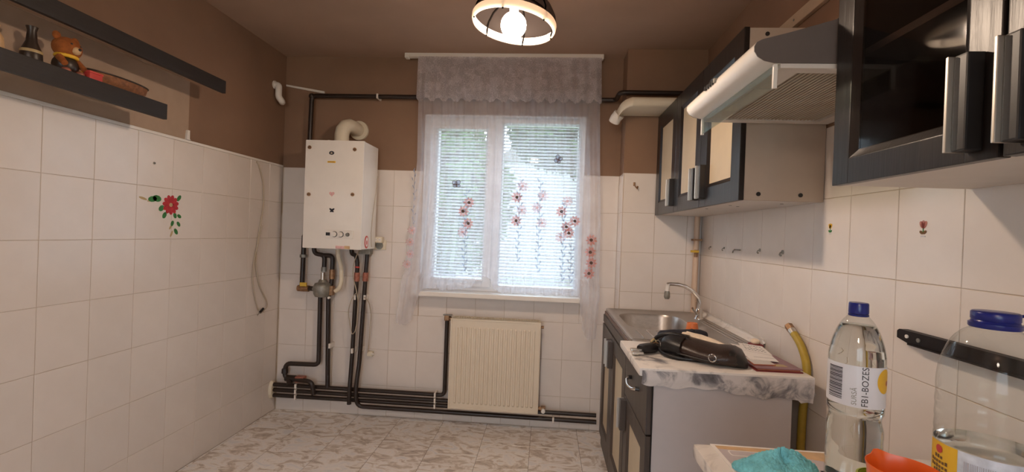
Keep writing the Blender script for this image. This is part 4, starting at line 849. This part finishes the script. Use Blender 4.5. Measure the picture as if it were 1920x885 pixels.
part('curled_end', MB().grid(lambda u, v: (.925 + .034 * u, 2.068 - .004 * math.sin(u * 3), .853 + .030 * math.sin(u * PI) * v + .003), 12, 6), M_MARB, sf, 60)
part('strip_edge', MB().box(XR - .006, XR - .001, 2.068, 2.90, .876, .882), M_WHITELAM, sf)
fc = thing('kitchen_tap', 'chrome kitchen tap with curved spout at the sink corner', 'tap', (.888, 2.70, .852))
part('base', MB().lathe([(.026, .8528), (.026, .858), (.019, .865), (.018, .905), (.012, .915)], (.888, 2.70, 0), 18, True, True), M_CHROME, fc, 45)
part('spout', MB().tube([(.888, 2.70, .905), (.893, 2.70, .94), (.882, 2.70, .975), (.850, 2.70, 1.012), (.808, 2.70, 1.036), (.765, 2.70, 1.046), (.725, 2.70, 1.047), (.703, 2.70, 1.044)], [.0125, .0115, .0112, .011, .011, .0108, .0105, .0105], 14), M_CHROME, fc, 70)
part('spray_nozzle', MB().tube([(.708, 2.70, 1.044), (.706, 2.70, 1.005)], .012, 12), M_WHITEP, fc, 50); part('nozzle_tip', MB().lathe([(.0125, 1.006), (.016, .995), (.017, .972), (.012, .960)], (.7055, 2.70, 0), 14, True, True), M_CASTGREY, fc, 45)
part('lever', MB().tube([(.874, 2.685, .882), (.855, 2.655, .898), (.825, 2.62, .925)], [.009, .007, .006], 10), M_CHROME, fc, 60)

# orange cup, bag, roll, keys, papers on the worktop
g = thing('orange_cup', 'small orange plastic cup upside down on the sink drainer', 'cup', (.700, 2.215, .853))
part('cup_wall', MB().lathe([(.031, .0), (.0315, .003), (.024, .058), (.0215, .0585), (.0212, .056), (.018, .0565)], (.700, 2.215, .8555), 28, False, True), M_TERRA, g, 45); part('cup_rim', MB().lathe([(.031, .0), (.033, .001), (.033, .004), (.031, .005)], (.700, 2.215, .8555), 28), M_TERRA, g, 45)
TOP = .8505
def sect(c, ax, up, w, h, n=20, p=.75):
    c, ax, up = V(c), V(ax).normalized(), V(up).normalized(); sd = ax.cross(up).normalized(); L_ = []
    for k in range(n):
        a = 2 * PI * k / n; ca, sa = math.cos(a), math.sin(a)
        L_.append(c + sd * w * math.copysign(abs(ca) ** p, ca) + up * h * math.copysign(abs(sa) ** p, sa))
    return L_
g = thing('navy_umbrella', 'rolled navy cloth umbrella lying behind the brown handbag', 'umbrella', (.62, 2.0, TOP))
AX = V((.20, .055, .0)).normalized()
part('rolled_cloth', MB().loft([sect((.505 + AX.x * s, 2.055 + AX.y * s - .02, TOP + .0292), AX, (0, 0, 1), w * .83, w * .80) for s, w in [(0, .020), (.012, .031), (.06, .0345), (.15, .036), (.20, .035), (.222, .026), (.226, .012)]]), M_NAVY, g, 60)
part('wrap_strap', MB().tube([(.505 + AX.x * .16 - .0312 * math.cos(a) * AX.y, 2.035 + AX.y * .16 + .0312 * math.cos(a) * AX.x, TOP + .0305 + .0292 * math.sin(a)) for a in [2 * PI * k / 18 for k in range(19)]], .0018, 6), M_BLACKP, g, 60)
bg_ = thing('leather_handbag', 'dark brown leather handbag lying on the worktop', 'handbag', (.60, 1.80, TOP))
P0, P1 = V((.505, 1.862, 0)), V((.735, 1.700, 0)); ax = (P1 - P0).normalized()
secs = []
for s, w, h in [(-.055, .030, .022), (-.05, .048, .029), (-.02, .060, .033), (.02, .068, .0325), (.06, .075, .030), (.10, .079, .027), (.135, .080, .025), (.165, .076, .027), (.195, .068, .029), (.218, .054, .026), (.232, .036, .018), (.238, .014, .010)]:
    secs.append(sect(P0 + ax * (s + .035) + V((0, 0, TOP + h + .007)), ax, (-.14, -.08, 1), w, h, 24, .8))
part('bag_body', MB().loft(secs), M_LEATHER, bg_, 60)
part('bag_flap', MB().loft([sect(P0 + ax * (s + .03) + V((-.004, -.007, TOP + h + .010)), ax, (-.14, -.08, 1), w, h, 24, .8) for s, w, h in [(-.044, .054, .030), (-.02, .062, .0355), (.01, .069, .0345), (.035, .0735, .033)]], False, False), M_LEATHERB, bg_, 60)
part('seam_piping', MB().tube([P0 + ax * (s + .035) + V((-.55 * w - .012, -.80 * w, TOP + .008 + h)) for s, w, h in [(.03, .070, .016), (.08, .078, .014), (.13, .082, .012), (.18, .076, .012)]], .003, 6), M_LEATHERB, bg_, 60)
m0 = P0 + ax * -.006
part('strap', MB().tube([m0 + V((-.030, .055, TOP + .006)), m0 + V((-.048, .040, TOP + .038)), m0 + V((-.036, .010, TOP + .066)), m0 + V((.0, -.012, TOP + .079)), m0 + V((.04, -.025, TOP + .078)), m0 + V((.075, -.055, TOP + .060))], [.008, .0085, .009, .009, .0085, .007], 10, True, .03), M_LEATHERB, bg_, 60)
part('strap_loop', MB().tube([m0 + V((-.036, .02, TOP + .036)), m0 + V((-.040, -.03, TOP + .012)), m0 + V((-.016, -.094, TOP + .0075)), m0 + V((.06, -.115, TOP + .0075)), m0 + V((.16, -.13, TOP + .0075)), m0 + V((.20, -.115, TOP + .012))], .0072, 8, True, .04), M_LEATHERB, bg_, 60)
rg = P0 + ax * .185 + V((-.050, -.071, TOP + .034))
part('metal_ring', MB().tube([rg + V((.013 * math.cos(a) * ax.x, .013 * math.cos(a) * ax.y, .013 * math.sin(a))) for a in [2 * PI * k / 18 for k in range(19)]], .0022, 6), M_CHROME, bg_, 60)
part('strap_end', MB().loft([sect(P0 + ax * s + V((.0, .0, TOP + h)), ax, (0, 0, 1), w, h, 12) for s, w, h in [(.215, .058, .028), (.235, .060, .032), (.258, .048, .026), (.275, .030, .016), (.282, .012, .010)]]), M_LEATHERB, bg_, 60)
g = thing('tissue_packet', 'cream crumpled tissue sticking out of the brown handbag', 'tissue', (.62, 1.86, TOP + .06))
tl = []
for s, w, h in [(0, .008, .008), (.02, .022, .013), (.07, .030, .016), (.12, .027, .015), (.165, .018, .010), (.18, .006, .005)]:
    tl.append(sect(V((.562, 1.893, TOP + .072 - s * .16)) + ax * s, ax, (-.3, -.15, 1), w, h, 16))
part('tissue', MB().loft(tl), M_PAPERC, g, 60); part('tissue_fold', MB().loft([sect(V((.574, 1.880, TOP + .083 - s * .18)) + ax * s, ax, (-.4, -.2, 1), w, .004, 10) for s, w in [(0, .006), (.04, .012), (.10, .010), (.14, .004)]]), M_PAPERC, g, 60)
g = thing('key_bunch', 'dark key case with silver keys at worktop front edge', 'keys', (.40, 1.83, TOP))
part('key_case', MB().loft([sect((.385 + .05 * s, 1.832 + .030 * s, TOP + .019), (1, .55, 0), (0, 0, 1), w, h, 14) for s, w, h in [(0, .022, .011), (.2, .028, .016), (1, .030, .0182), (1.35, .022, .014), (1.45, .008, .007)]]), M_LEATHERB, g, 60)
for k, dy in enumerate((-.008, .012)): part('key', MB().box(.362, .390, 1.808 + dy * 1.5, 1.824 + dy * 1.5, TOP + .007 + .005 * k, TOP + .013 + .005 * k).box(.347, .370, 1.800 + dy * 1.5, 1.828 + dy * 1.5, TOP + .004 + .005 * k, TOP + .014 + .005 * k, .003), M_ALU, g)
part('key_ring', MB().tube([(.452 + .014 * math.cos(a), 1.862 + .010 * math.sin(a), TOP + .026 + .012 * math.sin(a)) for a in [2 * PI * k / 16 for k in range(17)]], .002, 6), M_BRASS, g, 60)
part('key_fob', MB().loft([sect((.452 + .03 * s, 1.918 - .01 * s, TOP + .0185), (1, -.25, 0), (0, 0, 1), w, h, 12) for s, w, h in [(-.3, .010, .008), (.1, .018, .015), (.5, .014, .017), (.7, .006, .006)]]), M_NAVY, g, 60)
part('fob_strap', MB().tube([(.435, 1.882, TOP + .036), (.452, 1.892, TOP + .050), (.462, 1.888, TOP + .034), (.460, 1.882, TOP + .008)], .0045, 8, True, .02), M_GOLD, g, 60)
def sheet(name, label, cat, quad, z, t, mat, parts=()):
    g = thing(name, label, cat, (quad[0][0], quad[0][1], z)); part('sheet' if t < .004 else 'cover', MB().prism(quad, t, 'z', z), mat, g); return g
Q1 = [(.752, 1.668), (.912, 1.672), (.905, 1.995), (.768, 2.02)]
g = sheet('red_folder', 'dark red document folder under the papers on worktop', 'folder', Q1, TOP, .004, M_FOLDER)
part('page_block', MB().prism([(.758, 1.674), (.905, 1.678), (.898, 1.988), (.774, 2.01)], .006, 'z', TOP + .004), M_FOLDERO, g); part('top_cover', MB().prism(Q1, .003, 'z', TOP + .010), M_FOLDERP, g)
part('gold_print', MB().prism([(.825, 1.70), (.875, 1.70), (.872, 1.73), (.822, 1.73)], .0004, 'z', TOP + .013), M_GOLD, g)
g = sheet('rust_booklet', 'rust-coloured booklet beside the handbag on red folder', 'booklet', [(.757, 1.700), (.835, 1.705), (.842, 1.80), (.764, 1.80)], TOP + .0136, .003, M_FOLDERO); part('booklet_page', MB().prism([(.759, 1.702), (.833, 1.707), (.840, 1.798), (.766, 1.798)], .0006, 'z', TOP + .0166), M_PAPERG, g)
g = sheet('white_letter', 'white folded letter lying under the written note', 'paper', [(.772, 1.765), (.865, 1.745), (.895, 1.90), (.80, 2.02)], TOP + .0175, .0012, M_PAPER)
part('fold', MB().prism([(.80, 1.80), (.870, 1.785), (.872, 1.792), (.803, 1.808)], .0005, 'z', TOP + .0187), M_PAPERG, g)
g = sheet('written_note', 'white note with four dark handwritten lines on the letter', 'note', [(.803, 1.905), (.885, 1.835), (.914, 1.985), (.838, 2.035)], TOP + .0196, .0008, M_PAPER)
for k in range(4):
    f = .2 + .19 * k; a = V((.803, 1.905)).lerp(V((.838, 2.035)), f); b = V((.885, 1.835)).lerp(V((.914, 1.985)), f); d = (b - a)
    mb = MB()
    for j in range(7):
        if (j * 3 + k) % 6 == 5: continue
        p0 = a + d * (.12 + .11 * j); p1 = a + d * (.12 + .11 * j + .075); nn = V((-d.y, d.x)).normalized() * (.004 + .002 * ((j + k) % 2)); mb.prism([tuple(p0), tuple(p1), tuple(p1 + nn), tuple(p0 + nn)], .0003, 'z', TOP + .0204)
    part('writing_line', mb, M_INK, g)
g = thing('pale_soap', 'pale soap piece on a rust dish at worktop back corner', 'soap', (.915, 2.02, TOP))
part('dish', MB().box(.885, .930, 2.003, 2.052, TOP, TOP + .022, .004), M_FOLDER, g); part('soap', MB().ball((.905, 2.028, TOP + .030), .018, 14, 8, (1.1, 1.2, .7)), M_PAPERC, g, 70)
g = thing('gas_hose', 'mustard yellow gas hose with brass end behind worktop', 'hose', (.95, 1.72, .0))
part('hose', MB().tube([(.949, 1.745, .003), (.949, 1.742, .40), (.949, 1.735, .70), (.949, 1.715, .82), (.949, 1.722, .88), (.949, 1.765, .935), (.947, 1.815, .968)], .0135, 14, True, .10), M_HOSE, g, 60)
part('ferrule', MB().tube([(.947, 1.808, .963), (.946, 1.825, .974)], .0142, 12), M_ALU, g, 40); part('brass_nut', MB().tube([(.946, 1.825, .974), (.944, 1.845, .987)], .0150, 6), M_BRASS, g)

# ------------------------------------------------------------------ near worktop and what stands on it
nw = thing('near_worktop', 'nearest marbled worktop carrying water bottles and cloth', 'worktop', (.64, .6, .82))
part('slab', MB().box(.342, .955, -.2, 1.050, .8195, .850, .010), M_MARB, nw, 40)
nc = thing('near_base_cabinet', 'base cabinet below the nearest marbled worktop', 'cabinet', (.6, .5, 0), 'base cabinets')
for y in (-.19, 1.005): part('side_panel', MB().box(XB + .022, .93, y, y + .016, .0005, .818), M_GREYPANEL, nc)
part('bottom_panel', MB().box(XB + .022, .93, -.174, 1.005, .08, .096), M_WHITELAM, nc); part('back_panel', MB().box(.926, .93, -.174, 1.005, .096, .818), M_WHITELAM, nc)
door_front(nc, XB, .422, 1.020, .075, .812, .075, M_CREAM, M_WENGEB, None, 0, 0); door_front(nc, XB, -.18, .418, .075, .812, .075, M_CREAM, M_WENGEB, None, 0, 0)
ZW = .8505
g = thing('printed_leaflet', 'printed card leaflet with white border under turquoise cloth', 'leaflet', (.5, 1.0, ZW))
q = [(.384, .925), (.379, 1.047), (.625, 1.045), (.640, .985), (.640, .925)]
part('card', MB().prism(q, .0014, 'z', ZW), M_PAPER, g)
part('printed_area', MB().prism([(.391, .93), (.387, 1.040), (.618, 1.038), (.632, .983), (.632, .93)], .0003, 'z', ZW + .0014), M_MAUVEP, g)
part('tan_band', MB().prism([(.388, 1.024), (.387, 1.039), (.617, 1.037), (.628, .99), (.58, 1.000), (.52, 1.018)], .0003, 'z', ZW + .0017), M_TAN, g)
part('white_field', MB().prism(rrect(.405, .510, .995, 1.020, .006, 3), .0003, 'z', ZW + .0018), M_PAPER, g)
part('field_inner', MB().prism(rrect(.408, .507, .998, 1.017, .005, 3), .0003, 'z', ZW + .0021), M_MAUVEP, g)
mb = MB()
for k in range(9): mb.prism([(.415 + k * .010, .980), (.422 + k * .010, .980), (.422 + k * .010, .984), (.415 + k * .010, .984)], .0003, 'z', ZW + .0017)
part('print_line', mb, M_GREYP, g)
part('dark_foot', MB().prism([(.56, .925), (.56, .955), (.634, .965), (.634, .925)], .0003, 'z', ZW + .0018), M_NAVY, g)
g = thing('turquoise_cloth', 'fluffy turquoise terry cloth crumpled on the leaflet', 'cloth', (.48, .93, ZW + .002))
def tow(u, v):
    a = 2 * PI * u; rad = min(1, v * 1.02); cx, cy = .468, .925
    k = 1 + .08 * math.sin(3 * a + 1) + .05 * math.sin(5 * a)
    x = cx + .083 * rad * k * math.cos(a); y = cy + (.050 if math.sin(a) > 0 else .085) * rad * k * math.sin(a)
    h = .040 * max(0, 1 - rad ** 1.6) * (1 + .25 * math.sin(a * 2 + 1)) + .004
    p = V((x * 45, y * 45, 1.3)); h += .006 * noise.noise(p) * (1 - rad * .6); h += .0032 * noise.noise(p * 6)
    if v >= .999: h = .0
    r2 = .0018 * noise.noise(p * 9 + V((5, 5, 5)))
    return (min(x + r2, .536), y + r2, ZW + .0026 + max(0, h))
part('terry_cloth', MB().grid(tow, 220, 70), M_TEAL, g, 180)
part('hem', MB().tube([tow(k / 60, .97) for k in range(61)], .0022, 6), M_TEAL, g, 60)

def text_mesh(s, size):
    cu = bpy.data.curves.new('t', 'FONT'); cu.body = s; cu.size = size; cu.resolution_u = 3
    o = bpy.data.objects.new('t', cu); COL.objects.link(o); bpy.context.view_layer.update()
    me = bpy.data.meshes.new_from_object(o.evaluated_get(bpy.context.evaluated_depsgraph_get())); bpy.data.objects.remove(o)
    vs = [v.co.copy() for v in me.vertices]; fs = [tuple(p.vertices) for p in me.polygons]; bpy.data.meshes.remove(me); return vs, fs
def wrap(cx, cy, r, a, z):
    return (cx + r * math.cos(a), cy + r * math.sin(a), z)
def cyl_patch(cx, cy, r, a0, a1, z0, z1, n=16): return MB().grid(lambda u, v: wrap(cx, cy, r, a0 + (a1 - a0) * u, z0 + (z1 - z0) * v), n, 2)
# two-litre bottle
BX, BY = .585, .900
b1 = thing('water_bottle', 'clear water bottle with blue cap and white label on near worktop', 'bottle', (BX, BY, ZW), 'plastic water bottles')
Rb = .0440
pf = [(.025, 0), (.0385, .003), (.043, .011), (.044, .028), (.0435, .042), (.044, .055), (.0435, .068), (.044, .081), (.0435, .094), (.044, .107), (.0435, .118), (.0408, .130), (.0402, .138), (.0425, .147), (.044, .156), (.044, .240), (.0430, .254), (.0395, .273), (.0330, .294), (.0252, .310), (.0175, .320), (.0140, .326), (.0135, .345)]
def fine(pf, n=3):
    q = []
    for i in range(len(pf) - 1):
        p0, p1, p2, p3 = pf[max(i - 1, 0)], pf[i], pf[i + 1], pf[min(i + 2, len(pf) - 1)]
        for k in range(n):
            t = k / n; q.append(tuple(.5 * (2 * p1[j] + (p2[j] - p0[j]) * t + (2 * p0[j] - 5 * p1[j] + 4 * p2[j] - p3[j]) * t * t + (3 * p1[j] - p0[j] - 3 * p2[j] + p3[j]) * t ** 3) for j in range(2)))
    return q + [pf[-1]]
pff = fine(pf)
part('bottle_shell', MB().lathe(pff, (BX, BY, ZW), 56, True, False), M_PET, b1, 80)
wpf = [(r - .0012, z) for r, z in pff if .004 < z < .308]
part('water', MB().lathe([(wpf[0][0] - .01, .003)] + wpf, (BX, BY, ZW), 56, True, True), M_WATER, b1, 80)
cpz = .3405
cp_ = part('cap', MB().lathe([(.0152, cpz - .014), (.0158, cpz - .012), (.0155, cpz + .004), (.0143, cpz + .006)], (BX, BY, ZW), 40, False, True), M_BLUE, b1, 50)
part('cap_ring', MB().lathe([(.0150, cpz - .019), (.0160, cpz - .018), (.0160, cpz - .0155), (.0150, cpz - .015)], (BX, BY, ZW), 40), M_BLUE, cp_, 50)
aC = math.atan2(-BY, -BX)   # the side of the bottle that faces the room
lb_ = part('label', cyl_patch(BX, BY, Rb + .0006, aC - 1.45, aC + 1.5, ZW + .163, ZW + .237, 40), pm('clear_white_label', (.70, .70, .74), .35, var=.02), b1, 80)
def bottle_text(s, size, a0, z0, r=Rb + .0011):
    vs, fs = text_mesh(s, size); return MB().add([wrap(BX, BY, r, a0 + v.y / r * -1, z0 + v.x) for v in vs], fs)
# vertical lettering, reading upwards
part('lettering', bottle_text('FB1-BOZES', .0146, aC + .42, ZW + .166), M_INK, lb_); part('lettering', bottle_text('SURS\u0102', .0108, aC + .04, ZW + .167), M_CASTGREY, lb_)
mb = MB(); random.seed(11); z = ZW + .173
while z < ZW + .230:
    h = random.choice([.0008, .0013, .002]); o = cyl_patch(BX, BY, Rb + .001, aC - 1.05, aC - .45, z, z + h, 6); mb.add(o.v, o.f); z += h + random.choice([.0009, .0014])
part('barcode', mb, M_INK, lb_)
mb = MB()
def oval(cx, cy, r, a, z, da, dz): return MB().grid(lambda u, v: wrap(cx, cy, r, a + da * v * math.cos(2 * PI * u), z + dz * v * math.sin(2 * PI * u)), 28, 6)
part('yellow_oval', oval(BX, BY, Rb + .0011, aC + 1.15, ZW + .212, .40, .022), M_YPRINT, lb_)
part('oval_print', oval(BX, BY, Rb + .0015, aC + 1.30, ZW + .208, .10, .005), M_FOLDERO, lb_)
# five-litre bottle
CX, CY = .822, .900
b2 = thing('water_bottle', 'large five-litre bottle with wide blue cap at right edge', 'bottle', (CX, CY, ZW), 'plastic water bottles')
pf = [(.05, 0), (.07, .004), (.0765, .014), (.0775, .03), (.0775, .095), (.0766, .105), (.0775, .115), (.0766, .130), (.0775, .140), (.0766, .155), (.0775, .165), (.0766, .180), (.0772, .195), (.0762, .215), (.0730, .240), (.0665, .264), (.0565, .286), (.0450, .301), (.0360, .308), (.0315, .312), (.0315, .328)]
pff = fine(pf)
part('bottle_shell', MB().lathe(pff, (CX, CY, ZW), 64, True, False), M_PET, b2, 80)
wl2 = .100
wpf = [(r - .0012, z) for r, z in pff if .004 < z < wl2]
part('water', MB().lathe([(wpf[0][0] - .012, .003)] + wpf, (CX, CY, ZW), 64, True, True), M_WATER, b2, 80)
cp_ = part('cap', MB().lathe([(.0345, .311), (.0362, .313), (.0362, .320), (.0335, .321), (.0318, .325), (.0332, .3265), (.0332, .3385), (.0310, .341)], (CX, CY, ZW), 44, False, True), M_BLUE, b2, 50)
part('cap_tether', MB().tube([(CX + .031, CY - .006, ZW + .335), (CX + .052, CY - .012, ZW + .337), (CX + .060, CY - .014, ZW + .327), (CX + .052, CY - .012, ZW + .317), (CX + .033, CY - .006, ZW + .317)], .0028, 8, True, .008), M_BLUE, cp_, 60)
aC = math.atan2(-CY, -CX)
Rl = .0787
lb_ = part('label', cyl_patch(CX, CY, Rl, aC - 1.36, aC + .9, ZW + .018, ZW + .094, 40), pm('white_blue_label', (.62, .66, .74), .4, var=.25, scale=30), b2, 80)
part('yellow_field', cyl_patch(CX, CY, Rl + .0005, aC - 1.30, aC - .52, ZW + .030, ZW + .094, 12), M_YPRINT, lb_)
part('red_oval', oval(CX, CY, Rl + .0012, aC - .95, ZW + .081, .10, .0075), M_RED, lb_)
mb = MB(); random.seed(5)
for row, (z, n) in enumerate([(.064, 3), (.055, 6), (.046, 6), (.038, 4)]):
    for k in range(n):
        a = aC - .95 + (k - n / 2) * .085; h = random.choice([.005, .0065]); o = cyl_patch(CX, CY, Rl + .001, a, a + .06, ZW + z, ZW + z + h, 2); mb.add(o.v, o.f)
part('brown_script', mb, M_BROWNP, lb_)
mb = MB(); a = aC - .40
while a < aC + .10:
    w = random.choice([.012, .02, .03]); o = cyl_patch(CX, CY, Rl + .001, a, a + w, ZW + .022, ZW + .078, 2); mb.add(o.v, o.f); a += w + random.choice([.014, .022])
part('barcode', mb, M_GREYP, lb_)
# orange jug, lime cup
g = thing('orange_jug', 'orange plastic jug with pouring lip between the water bottles', 'jug', (.459, .600, ZW))
def jl(r, z, lip=0):
    L_ = []
    for k in range(48):
        a = 2 * PI * k / 48; d = math.atan2(math.sin(a - 1.62), math.cos(a - 1.62)); e = lip * math.exp(-(d / .22) ** 2); L_.append((.451 + (r + e) * math.cos(a), .600 + (r + e) * math.sin(a), ZW + z + e * .35))
    return L_
part('jug_body', MB().loft([jl(.030, 0), jl(.031, .003), jl(.0370, .170, .002), jl(.0390, .1795, .008), jl(.0379, .1798, .008), jl(.0355, .170, .002), jl(.0295, .006)]), M_ORANGE, g, 50)
part('jug_handle', MB().tube([(.456, .5640, ZW + .150), (.471, .522, ZW + .148), (.473, .512, ZW + .12), (.471, .520, ZW + .07), (.456, .5685, ZW + .06)], .006, 10, True, .02), M_ORANGE, g, 60)
g = thing('lime_cup', 'lime green plastic cup half hidden behind the orange jug', 'cup', (.492, .690, ZW))
part('cup_body', MB().lathe([(.024, 0), (.0245, .003), (.030, .118), (.031, .120), (.0295, .1195), (.0235, .005)], (.492, .690, ZW), 28, True, True), M_LIME, g, 50); part('cup_rim', MB().lathe([(.030, .1175), (.0325, .119), (.0325, .1215), (.030, .122)], (.492, .690, ZW), 28), M_LIME, g, 50)
